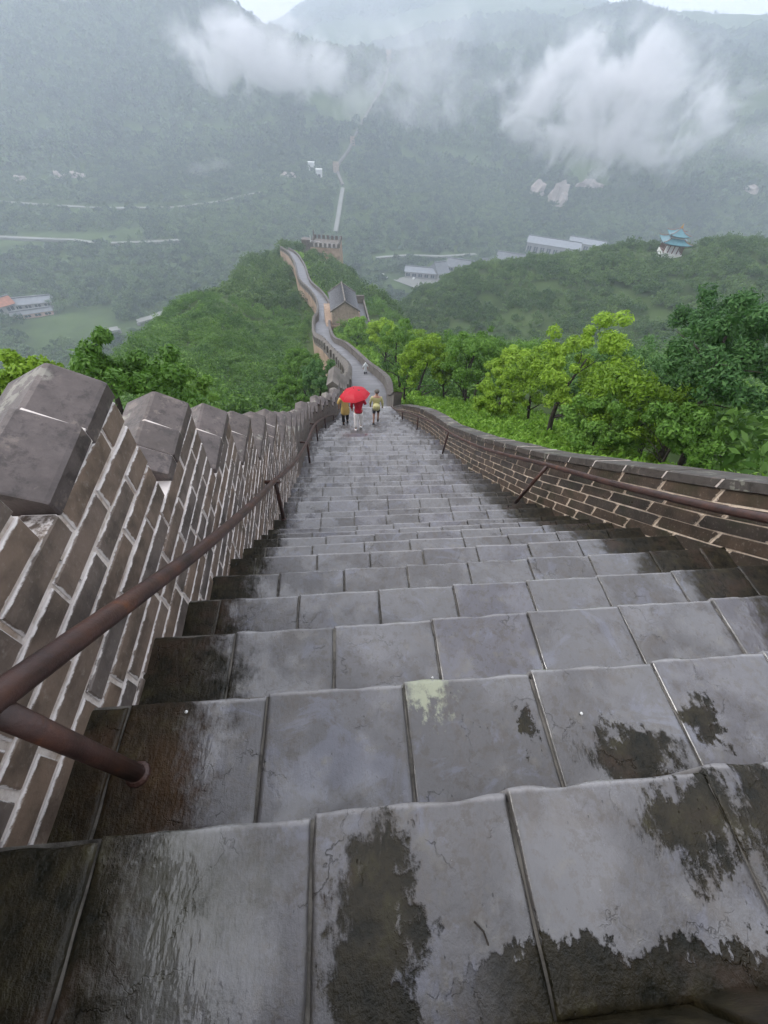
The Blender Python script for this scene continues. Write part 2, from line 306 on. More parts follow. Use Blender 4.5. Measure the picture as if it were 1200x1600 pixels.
# ------------------------------------------------------------------ terrain
PROF = {  # azimuth: [(distance, height)...]
 -75: [(3, -7), (10, -14), (50, -45), (200, -130), (400, -178), (700, -178), (900, -150), (1300, 20), (1600, 110), (2600, 120), (3400, 120)],
 -42: [(3, -6), (10, -12), (25, -24), (50, -42), (100, -82), (200, -140), (330, -176), (480, -178), (660, -177), (850, -166), (1050, -130), (1200, -66), (1350, 5), (1550, 100), (2000, 90), (2600, 120), (3400, 120)],
 -30: [(3, -5), (10, -11), (25, -20), (50, -30), (75, -38), (98, -52), (140, -95), (200, -142), (330, -177), (480, -180), (650, -176), (850, -168), (1050, -128), (1200, -64), (1350, 8), (1500, 75), (2000, 50), (2600, 70), (3400, 90)],
 -20: [(3, -4.5), (10, -10.5), (25, -18.5), (50, -29), (85, -39), (115, -45.5), (150, -66), (180, -100), (250, -145), (400, -180), (650, -178), (850, -168), (1050, -126), (1200, -62), (1320, 5), (1400, 20), (1700, -60), (2600, -80), (3400, -80)],
 -11: [(3, -4), (10, -10), (25, -18), (50, -29), (100, -47), (150, -55), (190, -62), (215, -70), (260, -100), (350, -155), (450, -186), (650, -176), (850, -160), (1050, -115), (1200, -50), (1290, 12), (1400, 2), (1800, -80), (2700, -90), (3400, -90)],
 -6: [(3, -4), (10, -9), (25, -18), (50, -29), (100, -47), (150, -57), (200, -66.5), (215, -72), (240, -82), (280, -104), (350, -150), (450, -188), (650, -176), (820, -150), (1000, -105), (1150, -50), (1250, -18), (1400, -40), (1800, -80), (2700, -45), (3400, -20)],
 0: [(3, -4), (10, -9), (25, -18), (50, -29), (100, -48), (150, -60), (200, -71), (215, -76), (240, -83), (280, -104), (350, -155), (450, -190), (560, -188), (700, -170), (820, -149), (950, -112), (1100, -66), (1280, -36), (1450, -50), (1800, -60), (2600, 70), (3400, 120)],
 5: [(3, -4), (10, -8.5), (25, -17.5), (50, -29), (100, -46), (132, -54), (200, -88), (260, -120), (350, -165), (450, -190), (580, -188), (700, -172), (820, -150), (950, -114), (1100, -68), (1280, -40), (1500, -60), (1800, -40), (2600, 110), (3400, 150)],
 10: [(3, -3.6), (10, -8.5), (25, -17), (50, -29), (100, -51), (140, -70), (190, -99), (225, -93), (255, -97), (350, -165), (450, -190), (620, -188), (750, -172), (850, -150), (1000, -112), (1200, -55), (1400, -30), (1700, -10), (2600, 140), (3400, 180)],
 17: [(3, -3.2), (10, -8), (25, -16), (50, -28), (100, -52), (150, -76), (185, -90), (225, -78), (250, -80), (350, -155), (480, -188), (650, -187), (780, -172), (880, -150), (1030, -112), (1230, -55), (1500, -5), (2000, 60), (2600, 130), (3400, 170)],
 25: [(3, -3), (10, -7.4), (25, -15), (50, -27), (100, -50), (150, -74), (178, -84), (220, -73), (250, -70.5), (300, -100), (400, -165), (520, -187), (680, -186), (800, -172), (900, -158), (1100, -105), (1350, -35), (1600, 32), (1700, 45), (2600, 55), (3400, 55)],
 34: [(3, -3), (10, -7.2), (25, -14), (50, -25), (100, -47), (150, -68), (175, -77), (215, -66), (250, -60.5), (300, -80), (400, -150), (520, -184), (680, -184), (800, -172), (900, -158), (1100, -103), (1350, -25), (1600, 32), (1750, 50), (2600, 60), (3400, 60)],
 44: [(3, -3), (10, -7.5), (25, -13), (50, -23), (100, -43), (150, -60), (175, -68), (215, -58), (255, -51), (300, -68), (400, -140), (520, -180), (680, -180), (800, -170), (900, -152), (1100, -85), (1350, 0), (1650, 110), (2600, 140), (3400, 140)],
 75: [(3, -3), (10, -7.5), (25, -13), (50, -20), (100, -36), (250, -60), (400, -120), (680, -150), (900, -100), (1100, -30), (1350, 60), (1650, 150), (2600, 160), (3400, 160)]}
AZ = sorted(PROF)
DL = np.exp(np.linspace(math.log(3), math.log(3400), 420))
TAB = np.array([np.interp(DL, *zip(*PROF[a])) for a in AZ])
kern = np.hanning(15); kern /= kern.sum()
TAB = np.array([np.convolve(np.pad(r, 7, mode='edge'), kern, mode='valid') for r in TAB])
# dense azimuth table, smooth between profiles
AF = np.arange(-75, 75.01, .5)
def az_interp(AF):
    out = []
    for a in AF:
        i = min(max(np.searchsorted(AZ, a) - 1, 0), len(AZ) - 2); u = (a - AZ[i]) / (AZ[i + 1] - AZ[i])
        m0 = (TAB[i + 1] - TAB[max(i - 1, 0)]) / (AZ[i + 1] - AZ[max(i - 1, 0)]) * (AZ[i + 1] - AZ[i])
        m1 = (TAB[min(i + 2, len(AZ) - 1)] - TAB[i]) / (AZ[min(i + 2, len(AZ) - 1)] - AZ[i]) * (AZ[i + 1] - AZ[i])
        h = (2 * u**3 - 3 * u**2 + 1) * TAB[i] + (u**3 - 2 * u**2 + u) * m0 * .7 + (-2 * u**3 + 3 * u**2) * TAB[i + 1] + (u**3 - u**2) * m1 * .7
        out.append(h)
    return np.array(out)
DT = az_interp(AF); LD = np.log(DL)
def hash2(ix, iy, seed):
    h = (ix * 374761393 + iy * 668265263 + seed * 974711) & 0xffffffff
    h = ((h ^ (h >> 13)) * 1274126177) & 0xffffffff
    return ((h ^ (h >> 16)) & 0xffff) / 65535.
def vnoise(x, y, seed=0):
    ix = np.floor(x).astype(np.int64); iy = np.floor(y).astype(np.int64); fx = x - ix; fy = y - iy
    fx = fx * fx * (3 - 2 * fx); fy = fy * fy * (3 - 2 * fy)
    a = hash2(ix, iy, seed); b = hash2(ix + 1, iy, seed); c = hash2(ix, iy + 1, seed); d = hash2(ix + 1, iy + 1, seed)
    return (a * (1 - fx) + b * fx) * (1 - fy) + (c * (1 - fx) + d * fx) * fy
def ridged(x, y, sc, seed, o=5):
    v = 0; a = 1; t = 0
    for i in range(o):
        v = v + a * (1 - np.abs(2 * vnoise(x / sc + 17 * i, y / sc + 5 * i, seed + i) - 1)); t += a; a *= .5; sc = sc / 2.03
    return v / t
def H(x, y):
    x = np.asarray(x, float); y = np.asarray(y, float)
    D = np.maximum(np.hypot(x, y), 3.); az = np.degrees(np.arctan2(x, y))
    a = np.clip(np.abs((az + 180) % 360 - 180), 0, 180) * np.sign(az)
    a = np.where(np.abs(a) > 75, np.sign(a) * 75, a)
    ai = np.clip((a + 75) / .5, 0, len(AF) - 1.001); i0 = ai.astype(int); fu = ai - i0
    di = np.clip(np.interp(np.log(D), LD, np.arange(len(LD))), 0, len(LD) - 1.001); j0 = di.astype(int); fv = di - j0
    z = (DT[i0, j0] * (1 - fu) + DT[i0 + 1, j0] * fu) * (1 - fv) + (DT[i0, j0 + 1] * (1 - fu) + DT[i0 + 1, j0 + 1] * fu) * fv
    back = np.clip((np.abs(az) - 75) / 105, 0, 1); z = z * (1 - back) + back * np.minimum(-4 + .25 * D, 120)
    amp = np.interp(D, [60, 150, 260, 420, 700, 900, 1100, 1400, 2400], [0, 3, 5, 6, 10, 40, 85, 70, 60])
    z = z + amp * (ridged(x, y, 300., 3) - .62) + np.interp(D, [5, 30, 100, 400], [.05, .5, 2., 4.]) * (ridged(x, y, 26., 9, 3) - .6)
    # the ground rises to carry the wall
    sh = z.shape; xf = x.ravel(); yf = y.ravel(); zf = z.ravel().copy()
    m = (np.hypot(xf, yf) < 330)
    if m.any():
        px = xf[m]; py = yf[m]; best = np.full(px.shape, 1e9); bz = np.zeros(px.shape); side = np.zeros(px.shape)
        A = ALLP[:-1]; Bv = ALLP[1:] - A
        for k in range(len(A)):
            L2 = Bv[k, 0]**2 + Bv[k, 1]**2 + 1e-9
            u = np.clip(((px - A[k, 0]) * Bv[k, 0] + (py - A[k, 1]) * Bv[k, 1]) / L2, 0, 1)
            dx = px - A[k, 0] - u * Bv[k, 0]; dy = py - A[k, 1] - u * Bv[k, 1]; d = np.hypot(dx, dy); q = d < best
            best = np.where(q, d, best); bz = np.where(q, A[k, 2] + u * Bv[k, 2], bz); side = np.where(q, Bv[k, 1] * dx - Bv[k, 0] * dy, side)
        e = np.maximum(best - 2.6, 0); near = py < 19
        tr = bz + np.where(near, .25, -.5) - .10 * e - .006 * e * e
        tl = bz - np.where(near, 3.0, 3.6) - .25 * e
        tr = np.where(best < 2.45, bz - 1.6, tr)
        tgt = np.where(side > 0, tr, tl)
        wgt = np.exp(-(e / np.where(py < 30, 9., 13.))**2)
        zf[m] = zf[m] * (1 - wgt) + tgt * wgt
    return zf.reshape(sh)
def h1(x, y): return float(H(np.array([x]), np.array([y]))[0])
def hit(px, py, dmin=250., dmax=2600.):
    """the point of the ground seen in that direction of the valley"""
    r = ray(px, py); hd = math.hypot(r[0], r[1]); ds = np.exp(np.linspace(math.log(dmin), math.log(dmax), 900)); t = ds / hd
    zz = H(r[0] * t, r[1] * t) - r[2] * t; i = int(np.argmax(zz > 0))
    if zz[i] <= 0: i = 899
    return np.array([r[0] * t[i], r[1] * t[i], r[2] * t[i]])
def build_terrain():
    az = list(np.arange(-72, 72.01, .36)) + list(np.arange(78, 288, 8)); n = len(az)
    D = np.concatenate([[3.0], np.exp(np.linspace(math.log(4), math.log(3300), 430))])
    A, DD = np.meshgrid(np.radians(az), D); X = DD * np.sin(A); Y = DD * np.cos(A); Z = H(X, Y)
    Z[0] = np.minimum(Z[0], -5); v = np.stack([X.ravel(), Y.ravel(), Z.ravel()], 1)
    f = []
    for j in range(len(D) - 1):
        b = j * n
        for i in range(n):
            i2 = (i + 1) % n; f.append((b + i, b + n + i, b + n + i2, b + i2)[::-1])
    f.append(tuple(range(n))[::-1])
    me = bpy.data.meshes.new('hillside'); me.from_pydata(v.tolist(), [], f); me.update(); me.materials.append(M['ground'])
    me.polygons.foreach_set('use_smooth', [True] * len(me.polygons))
    tag(ob('hillside', me), 'green wooded hills, valley floor and misty mountains', kind='structure')
build_terrain()

# ------------------------------------------------------------------ the stair
def block(w, d, h, seed, nx, ny, wav=.006):
    """a worn slab, its top a grid, top centre at the origin, front towards +y"""
    r = random.Random(seed); vs = []; fs = []; idx = {}
    def gridco(n, L):
        if n < 5: return [i / n for i in range(n + 1)]
        e = .007 / L; return [0, e, 2.4 * e] + [2.4 * e + (1 - 4.8 * e) * i / (n - 4) for i in range(1, n - 4)] + [1 - 2.4 * e, 1 - e, 1]
    U_, V_ = gridco(nx, w), gridco(ny, d)
    tilt = (r.uniform(-.003, .003), r.uniform(-.003, .003)); ox = r.uniform(0, 50)
    for j in range(ny + 1):
        for i in range(nx + 1):
            u = U_[i]; v = V_[j]; x = (u - .5) * w; y = (v - .5) * d; z = tilt[0] * (u - .5) * 2 + tilt[1] * (v - .5) * 2
            ex = min(u, 1 - u) * w; ey = min(v, 1 - v) * d; 
            if nx > 6: m_ = min(ex, ey); z -= .0045 * max(0, 1 - m_ / .012) ** 2
            z += (mn.noise(Vector((x * 5 + ox, y * 5, seed))) * .006)
            if j == ny: y += mn.noise(Vector((x * 9 + ox, seed, 1))) * wav * 2.2; z += mn.noise(Vector((x * 11 + ox, seed, 2))) * wav * .4
            if j == 0: y += mn.noise(Vector((x * 9 + ox, seed, 3))) * wav * .5
            if i in (0, nx): x += mn.noise(Vector((y * 9 + ox, seed, 4))) * wav
            idx[i, j] = len(vs); vs.append((x, y, z))
    for j in range(ny):
        for i in range(nx): fs.append((idx[i, j], idx[i + 1, j], idx[i + 1, j + 1], idx[i, j + 1]))
    ring = [(i, 0) for i in range(nx)] + [(nx, j) for j in range(ny)] + [(i, ny) for i in range(nx, 0, -1)] + [(0, j) for j in range(ny, 0, -1)]
    low = []
    for k in ring:
        x, y, z = vs[idx[k]]; low.append(len(vs)); vs.append((x, y, -h))
    for a in range(len(ring)):
        b = (a + 1) % len(ring); fs.append((idx[ring[a]], low[a], low[b], idx[ring[b]]))
    return vs, fs
stairs = thing('stone_staircase', 'wet grey stone staircase running steeply down between the two walls', 'staircase')
ROWX = {0: [-1.1, -.60, -.11, .38, .93, 1.42, 1.93, 2.43, 3.1], 1: [-1.1, -.78, -.31, .18, .67, 1.17, 1.66, 2.15, 2.6, 3.1], 2: [-1.1, -.55, -.09, .39, .88, 1.37, 1.9, 2.42, 3.1],
        3: [-1.1, -.76, -.31, .16, .62, 1.09, 1.56, 2.07, 2.55, 3.1], 4: [-1.15, -.5, -.05, .40, .85, 1.31, 1.79, 2.29, 2.7, 3.1], 5: [-1.15, -.76, -.27, .16, .60, 1.06, 1.52, 1.97, 2.48, 3.1]}
core = MB(); nslab = 0; rest = MB()
order = sorted(range(NK), key=lambda i: abs(NOS[i] - .5))
for i in order:
    k = K0 + i; y1 = NOS[i]; y0 = (NOS[i - 1] if i else y1 - .4) - .012; z = zk(k)
    a, b = xl(y1) - .16, xr(y1) + .1
    if k in ROWX: xs = ROWX[k]
    else:
        xs = [a]; x = a + random.uniform(.22, .5)
        while x < b - .25:
            xs.append(x); x += random.choice([.46, .49, .52, .44, .48]) + random.uniform(-.02, .02)
        xs.append(b)
    core.box(a, b, y0 - .35, y1 - .02, z - R_ - .3, z - .009)
    d = y1 - y0
    for j in range(len(xs) - 1):
        g = .008 if k < 5 else .013
        wd = xs[j + 1] - xs[j] - g; cx = (xs[j] + xs[j + 1]) / 2; gx, gy = (22, 18) if k < 5 and k > -2 else ((5, 3) if k < 14 else (2, 2))
        sk = .022 * (cx - .4) if k < 12 else 0
        dd = d - .006; vs, fs = block(wd, dd, R_ + .02, k * 31 + j + 500, gx, gy, .0045 if k < 14 else .008)
        dz = random.uniform(-.004, .004); loc = (cx, y0 + dd / 2 + .006 + sk, z + dz)
        if nslab < 296:
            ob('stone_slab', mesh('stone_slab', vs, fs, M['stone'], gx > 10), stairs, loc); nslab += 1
        else: rest.add([(v[0] + loc[0], v[1] + loc[1], v[2] + loc[2]) for v in vs], fs)
core.obj('step_bed', M['joint'], stairs)
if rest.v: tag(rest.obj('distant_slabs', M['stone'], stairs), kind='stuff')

# ------------------------------------------------------------------ left wall: level courses, stepped gabled coping
def brick_verts(s0, s1, z0, z1, xf, face=-1, depth=.11, ch=.006, slope=0., jit=.003):
    """face=+1: front towards +x. xf(s) = x of the face. slope: z lean with s"""
    r = random.uniform; pr = r(-jit, jit); vs = []
    e = [r(-.004, .004) for _ in range(8)]
    for (dx, ins) in ((-depth, 0), (-ch, 0), (0, ch)):
        for q, (s, z) in enumerate(((s0, z0), (s1, z0), (s1, z1), (s0, z1))):
            ss = s + (ins if q in (0, 3) else -ins) + e[q]; zz = z + (ins if q < 2 else -ins) + e[q + 4] + slope * (ss - s0)
            vs.append((xf(ss) + face * (dx + pr), ss, zz))
    f = [(8, 9, 10, 11), (4, 5, 9, 8), (5, 6, 10, 9), (6, 7, 11, 10), (7, 4, 8, 11), (0, 1, 5, 4), (1, 2, 6, 5), (2, 3, 7, 6), (3, 0, 4, 7)]
    if face < 0: f = [t[::-1] for t in f]
    return vs, f
def put_brick(name, vs, fs, mat, parent):
    c = np.mean(vs, 0); return ob(name, mesh(name, [tuple(np.array(v) - c) for v in vs], fs, mat), parent, c)
lw = thing('parapet_wall', 'brown brick parapet wall with white joints and stepped gabled coping beside the left handrail', 'wall')
CH = .116
steps = []      # (y_start, y_end, eave z)
y = -1.3; e = .74
for n in range(-3, 5): steps.append((.8 + .7 * (n - 1) , .8 + .7 * n, -1.0 + .58 + -.58 * n))
steps = [(a, b, z) for a, b, z in steps]
# tops: coping of step n spans y .8+.7(n-1) .. .8+.7n at eave -.42-.58n
yy, zz = steps[-1][1], steps[-1][2]
i = 0
while yy < 17.4:
    P = [.78, .86, .9, .8][i % 4]; Dp = 5 * CH if i % 5 != 2 else 6 * CH
    if stair_zs(yy + P) + 1.25 > zz - Dp + .25: Dp = 3 * CH
    if stair_zs(yy + P) + 1.9 < zz - Dp: Dp += CH * 2
    zz -= Dp; steps.append((yy, yy + P, zz)); yy += P; i += 1
bricks = []
ztop = steps[0][2]; zz = -.42 - .05
row = 0; z1 = round((ztop - (-.42)) / CH) * CH - .42 - .03
corew = MB(); corew2 = MB(); T0 = .34
while z1 > -15.2:
    z0 = z1 - CH
    # far end: last step whose eave stands above this course
    ends = [b for a, b, ez in steps if ez > z1 - .03]
    ye = max(ends) if ends else None
    if ye is not None:
        ys = -3.0
        for q in np.arange(-2.9, 18, .05):
            if stair_z(q) < z1 + .02: ys = q; break
        ys = max(ys - .25, -2.6)
        s = ye; off = (row % 2) * .2 + random.uniform(-.04, .04)
        L = .40 if (row % 2) else .21 + random.uniform(-.03, .05)
        while s > ys:
            s0 = max(s - L, ys - .05)
            if s - s0 > .05:
                g = .013 + random.uniform(-.002, .004); bricks.append((s0 + g * 1.0, s - g * .4, z0 + g * .6, z1 - g * .6))
            s = s0; L = .39 + random.uniform(-.03, .03) if random.random() > .12 else .2
    z1 = z0; row += 1
def vis(b):
    c = ROT.T @ np.array([xl(b[0]), (b[0] + b[1]) / 2, (b[2] + b[3]) / 2])
    if c[2] > -.02: return 9e9
    px = FPX * c[0] / -c[2]; py = FPX * c[1] / -c[2]
    return np.hypot(*c[:2]) - c[2] + (100 if abs(px) > 820 or abs(py) > 900 else 0)
bricks.sort(key=vis); far = MB()
for q, b in enumerate(bricks):
    vs, fs = brick_verts(*b, xl, 1)
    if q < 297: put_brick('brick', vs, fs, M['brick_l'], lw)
    else: far.add(vs, fs)
M['brick_lf'] = (lambda t, p: (t.base(t.mix(t.step(t.noise(p, 30, 3), .3, .7), t.ramp(t.n('ShaderNodeNewGeometry').outputs['Random Per Island'], (0., (.095, .078, .068)), (.5, (.14, .11, .09)), (1., (.085, .076, .075))), (.09, .075, .066))), t.m)[-1])(*(lambda t: (t, t.pos()))(NT('far_brown_brick', .6, .4)))
tag(far.obj('distant_bricks', M['brick_lf'], lw), kind='stuff')
for a, b, ez in steps:
    n = max(1, int((b - a) / .3))
    zb = stair_zs(b) - 1.2
    for q in range(n):
        s0 = a + (b - a) * q / n; s1 = a + (b - a) * (q + 1) / n; x0 = xl(s0) - .010; x1 = xl(s1) - .010
        (corew if b < 6 else corew2).add([(x0 - T0, s0, zb), (x0, s0, zb), (x1, s1 - .012 * (q == n - 1), zb), (x1 - T0, s1 - .012 * (q == n - 1), zb), (x0 - T0, s0, ez - .05), (x0, s0, ez - .05), (x1, s1 - .012 * (q == n - 1), ez - .05), (x1 - T0, s1 - .012 * (q == n - 1), ez - .05)], BOXF)
corew.obj('mortar_core', M['mortar_l'], lw); corew2.obj('far_core', M['brick_lf'], lw)
core_j = MB()
# outer face bricks are not in view; coping blocks
for a, b, ez in steps:
    n = random.choice([2, 3, 2]) if b > 1.7 else 2
    a2 = a + .05; cuts = [a2 + (b - a2) * (q / n + (random.uniform(-.06, .06) if 0 < q < n else 0)) for q in range(n + 1)]
    if abs(b - 1.5) < .01: cuts = [.89, 1.225, 1.495]
    if abs(b - 2.2) < .01: cuts = [1.60, 1.74, 1.93, 2.2]
    if b < 6:
        for cq in cuts[1:-1]:
            xc = xl(cq) - .003; pts_ = [(0, -.06), (0, -.004), (-.160, .086), (-.345, -.010), (-.345, -.06)]; zo = ez + .03 + .0
            core_j.add([(xc + dx, cq + sy, zo + dz) for sy in (-.02, .02) for dx, dz in pts_], [(0, 1, 2, 3, 4), (9, 8, 7, 6, 5)] + [(k_, k_ + 5, (k_ + 1) % 5 + 5, (k_ + 1) % 5) for k_ in range(5)])
    for q in range(n if len(cuts) == n + 1 else len(cuts) - 1):
        s0, s1 = cuts[q] + .007, cuts[q + 1] - .007 * (q < len(cuts) - 2); xc = xl((s0 + s1) / 2) + .004 + random.uniform(-.006, .006); j = random.uniform(-.006, .006)
        sec = [(0, -.062), (0, 0), (-.012, .010), (-.155, .092), (-.175, .094), (-.355, .005), (-.36, -.062)]
        vs = []
        for s in (s0, s0 + .008, s1 - .008, s1):
            sh = .006 if s in (s0, s1) else 0
            for (dx, dz) in sec: vs.append((dx * (1 - sh * 3) - .18 * sh * 3, s - (s0 + s1) / 2, dz * (1 - sh * 4) + j + mn.noise(Vector((s * 4, dx * 8, ez))) * .006))
        m = len(sec); fs = [tuple(range(m)), tuple(range(3 * m, 4 * m))[::-1]]
        for r_ in range(3):
            for t_ in range(m): fs.append((r_ * m + t_, r_ * m + m + t_, r_ * m + m + (t_ + 1) % m, r_ * m + (t_ + 1) % m)[::1])
        fs = [f[::-1] for f in fs]
        ob('coping_block', mesh('coping_block', vs, fs, M['coping_l']), lw, (xc, (s0 + s1) / 2, ez + .03)).rotation_euler[0] = .13
core_j.obj('coping_joint', M['mortar_l'], lw)
# lime bedding under the coping
bed = MB()
for a, b, ez in steps[:12]: bed.box(xl(b) - .33, xl(b) - .004, a + .06, b - .004, ez - .105, ez - .07)
bed.obj('mortar_bed', M['mortar_l'], lw)

# ------------------------------------------------------------------ right wall: courses follow the slope
rw = thing('parapet_wall', 'low dark wet brick parapet wall with flat slab coping, courses sloping with the steps on the right', 'wall')
WH = .84
def wtop(s): return float(np.interp(s, [-3, -1, 1.8, 2.44, 4.43, 7, 9.3, 12.5, 15, 17.4], [1.9, .45, -1.95, -2.45, -4.0, -5.80, -7.3, -9.0, -10.6, -12.4]))
CR = .148
rb = []
for c in range(7):
    s = -2.6 + (c % 2) * .23
    while s < 17.2:
        L = .46 + random.uniform(-.03, .03); g = .013; s1 = min(s + L, 17.3)
        zt0 = wtop(s) - .108 - CR * c; zt1 = wtop(s1) - .108 - CR * c
        if zt0 > stair_z(s + .3) - .25: rb.append((s + g / 2, s1 - g / 2, zt0 - CR + g / 2, zt0 - g / 2, (zt1 - zt0) / (s1 - s)))
        s = s1
def vis2(b):
    c = ROT.T @ np.array([xr(b[0]), b[0], b[2]])
    if c[2] > -.02: return 9e9
    px = FPX * c[0] / -c[2]; py = FPX * c[1] / -c[2]
    return -c[2] + (100 if abs(px) > 900 or abs(py) > 950 else 0)
rb.sort(key=vis2); far = MB(); xrf = lambda s: xr(s)
for q, b in enumerate(rb):
    vs, fs = brick_verts(b[0], b[1], b[2], b[3], xrf, -1, .11, .006, b[4])
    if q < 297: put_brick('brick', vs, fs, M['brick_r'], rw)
    else: far.add(vs, fs)
M['brick_rf'] = plain('far_wet_brick', (.055, .040, .030), .45, .5, 3)
tag(far.obj('distant_bricks', M['brick_rf'], rw), kind='stuff')
corer = MB(); ss = np.arange(-2.6, 17.35, .3)
for a, b in zip(ss[:-1], ss[1:]):
    xa, xb = xr(a) + .009, xr(b) + .009; za, zb = wtop(a) - .104, wtop(b) - .104
    corer.add([(xa, a, za - 1.6), (xa + .36, a, za - 1.6), (xb + .36, b, zb - 1.6), (xb, b, zb - 1.6), (xa, a, za), (xa + .36, a, za), (xb + .36, b, zb), (xb, b, zb)], BOXF)
corer.obj('mortar_core', M['mortar_r'], rw)
s = -2.6; gut = MB()
while s < 17.0:
    L = .46 + random.uniform(-.03, .03); g = .022; a, b = s + g / 2, s + L - g / 2; vs = []
    j = random.uniform(-.008, .008)
    for yv in (a, b):
        xc = xr(yv) - .02; z = wtop(yv) + j
        for dx, dz in ((0, -.106), (.44, -.106), (.44, -.015), (.43, -.004), (.012, 0), (0, -.012)): vs.append((xc + dx, yv, z + dz + random.uniform(-.003, .003)))
    fs = [tuple(range(6))[::1], tuple(range(6, 12))[::-1]] + [(q, q + 6, (q + 1) % 6 + 6, (q + 1) % 6) for q in range(6)]
    c = np.mean(vs, 0); ob('coping_slab', mesh('coping_slab', [tuple(np.array(v) - c) for v in vs], [f[::1] for f in fs], M['coping_r']), rw, c)
    y0, y1 = s + L - g / 2 - .004, s + L + g / 2 + .004; xa, xb = xr(y0) - .014, xr(y1) - .014; za, zb = wtop(y0) - .007, wtop(y1) - .007
    gut.add([(xa, y0, za - .09), (xa + .425, y0, za - .09), (xb + .425, y1, zb - .09), (xb, y1, zb - .09), (xa, y0, za), (xa + .425, y0, za), (xb + .425, y1, zb), (xb, y1, zb)], BOXF)
    s += L
gut.obj('coping_joint', M['mortar_l'], rw)

# ------------------------------------------------------------------ handrails
def railing(label, pts, posts, r=.030):
    t = thing('handrail', label, 'handrail')
    b = MB(); b.tube(catmull(pts, 6), r, 14); b.obj('rail_pipe', M['rust'], t, True)
    for base, top in posts:
        p = MB(); p.tube([base, top], r * .82, 12); p.obj('post', M['rust'], t, True)
    return t
def rl(yv, h=.70): return (xl(yv) + .19 - .02 * max(0, 1 - abs(yv - .3)), yv, None)
lp = [(-.70, -1.4, .60), (-.70, -.6, -.13), (-.69, .29, -.87), (-.74, 1.35, -1.81), (-.82, 2.55, -2.80), (-.90, 3.65, -3.68), (-.94, 5.6, -5.15), (-.97, 7.76, -6.54), (-.97, 9.6, -7.55), (-.94, 11.4, -8.7), (-.72, 13.0, -9.7), (-.38, 14.6, -10.75), (-.2, 16.5, -11.7)]
lposts = [((-.69, .255, -1.60), (-.69, .27, -.87)), ((-.895, 3.60, -4.40), (-.895, 3.62, -3.68)), ((-.962, 7.74, -7.3), (-.962, 7.74, -6.54)), ((-.95, 10.4, -8.9), (-.95, 10.4, -8.05)), ((-.80, 12.5, -10.0), (-.80, 12.5, -9.38)), ((-.52, 13.9, -10.8), (-.52, 13.9, -10.3)), ((-.70, -1.0, -.75), (-.70, -1.0, .22))]
L = railing('rusty pipe handrail on slanting posts beside the stepped brown brick wall', lp, lposts, .031)
for yv, zv in ((3.62, -3.68), (7.74, -6.54), (10.4, -8.05)):
    b = MB(); b.tube([(xl(yv) - .03, yv - .03, zv + .03), (xl(yv) + .14, yv - .03, zv + .03), (xl(yv) + .17, yv, zv)], .022, 8); b.obj('wall_bracket', M['rust'], L, True)
for bs in (lposts[0][0], lposts[1][0]):
    zb_ = stair_z(bs[1]); b = MB(); b.tube([(bs[0], bs[1], zb_ - .01), (bs[0], bs[1], zb_ + .008), (bs[0], bs[1], zb_ + .016)], [.038, .036, .028], 14); b.obj('mortar_collar', M['rust'], L)
rp = [(2.70, -1.2, .62), (2.68, -.2, -.42), (2.66, .7, -1.20), (2.64, 1.45, -1.90), (2.67, 2.6, -2.80), (2.74, 3.9, -3.76), (2.72, 6.0, -5.30), (2.72, 8.0, -6.60), (2.70, 9.6, -7.52), (2.68, 11, -8.4), (2.45, 13, -9.6), (2.2, 15, -10.9), (2.15, 16.5, -11.75)]
rposts = [((2.62, 4.10, -4.75), (2.74, 3.92, -3.76)), ((2.70, 8.65, -7.85), (2.71, 8.55, -6.92)), ((2.60, 12, -9.8), (2.57, 12, -9.0)), ((2.35, 14, -10.9), (2.32, 14, -10.25)), ((2.67, .0, -1.6), (2.68, .0, -.62))]
Rr = railing('rusty pipe handrail beside the low dark wall on the right', rp, rposts, .032)
b = MB(); b.tube([(2.74, 3.9, -3.76), (2.78, 3.8, -3.70), (2.93, 3.8, -3.72)], .022, 8); b.obj('wall_bracket', M['rust'], Rr, True)

# ------------------------------------------------------------------ walkway beyond
def frame(C):
    T = np.gradient(C[:, :2], axis=0); T /= np.linalg.norm(T, axis=1)[:, None] + 1e-9; N = np.stack([T[:, 1], -T[:, 0]], 1); return T, N   # N points right
walk = thing('wall_walkway', 'pale stepped walkway winding down the ridge between parapets to the far tower', 'walkway')
seg = np.concatenate([[0], np.cumsum(np.linalg.norm(np.diff(PC[:, :2], axis=0), axis=1))])
def resamp(step):
    s = np.arange(0, seg[-1], step); return np.stack([np.interp(s, seg, PC[:, k]) for k in range(3)], 1)
W0 = 1.5
def hw(i, C): return float(np.interp(C[i, 1], [17, 30, 60, 110, 210], [1.36, 1.45, 1.42, 1.5, 1.6]))
C = resamp(.62); T_, N_ = frame(C); st = MB()
for i in range(len(C) - 1):
    a = C[i]; b = C[i + 1]; w1 = hw(i, C); z = b[2]; zp = a[2]
    vs = []
    for p, n in ((a, N_[i]), (b, N_[i + 1])):
        for sgn in (-1, 1): vs.append((p[0] + sgn * n[0] * (w1 + .1), p[1] + sgn * n[1] * (w1 + .1), z))
    st.add(vs + [(v[0], v[1], zp) for v in vs[:2]] , [(0, 1, 3, 2), (4, 5, 1, 0)])
tag(st.obj('step', M['path'], walk), kind='stuff'); 
C = resamp(1.25); T_, N_ = frame(C)
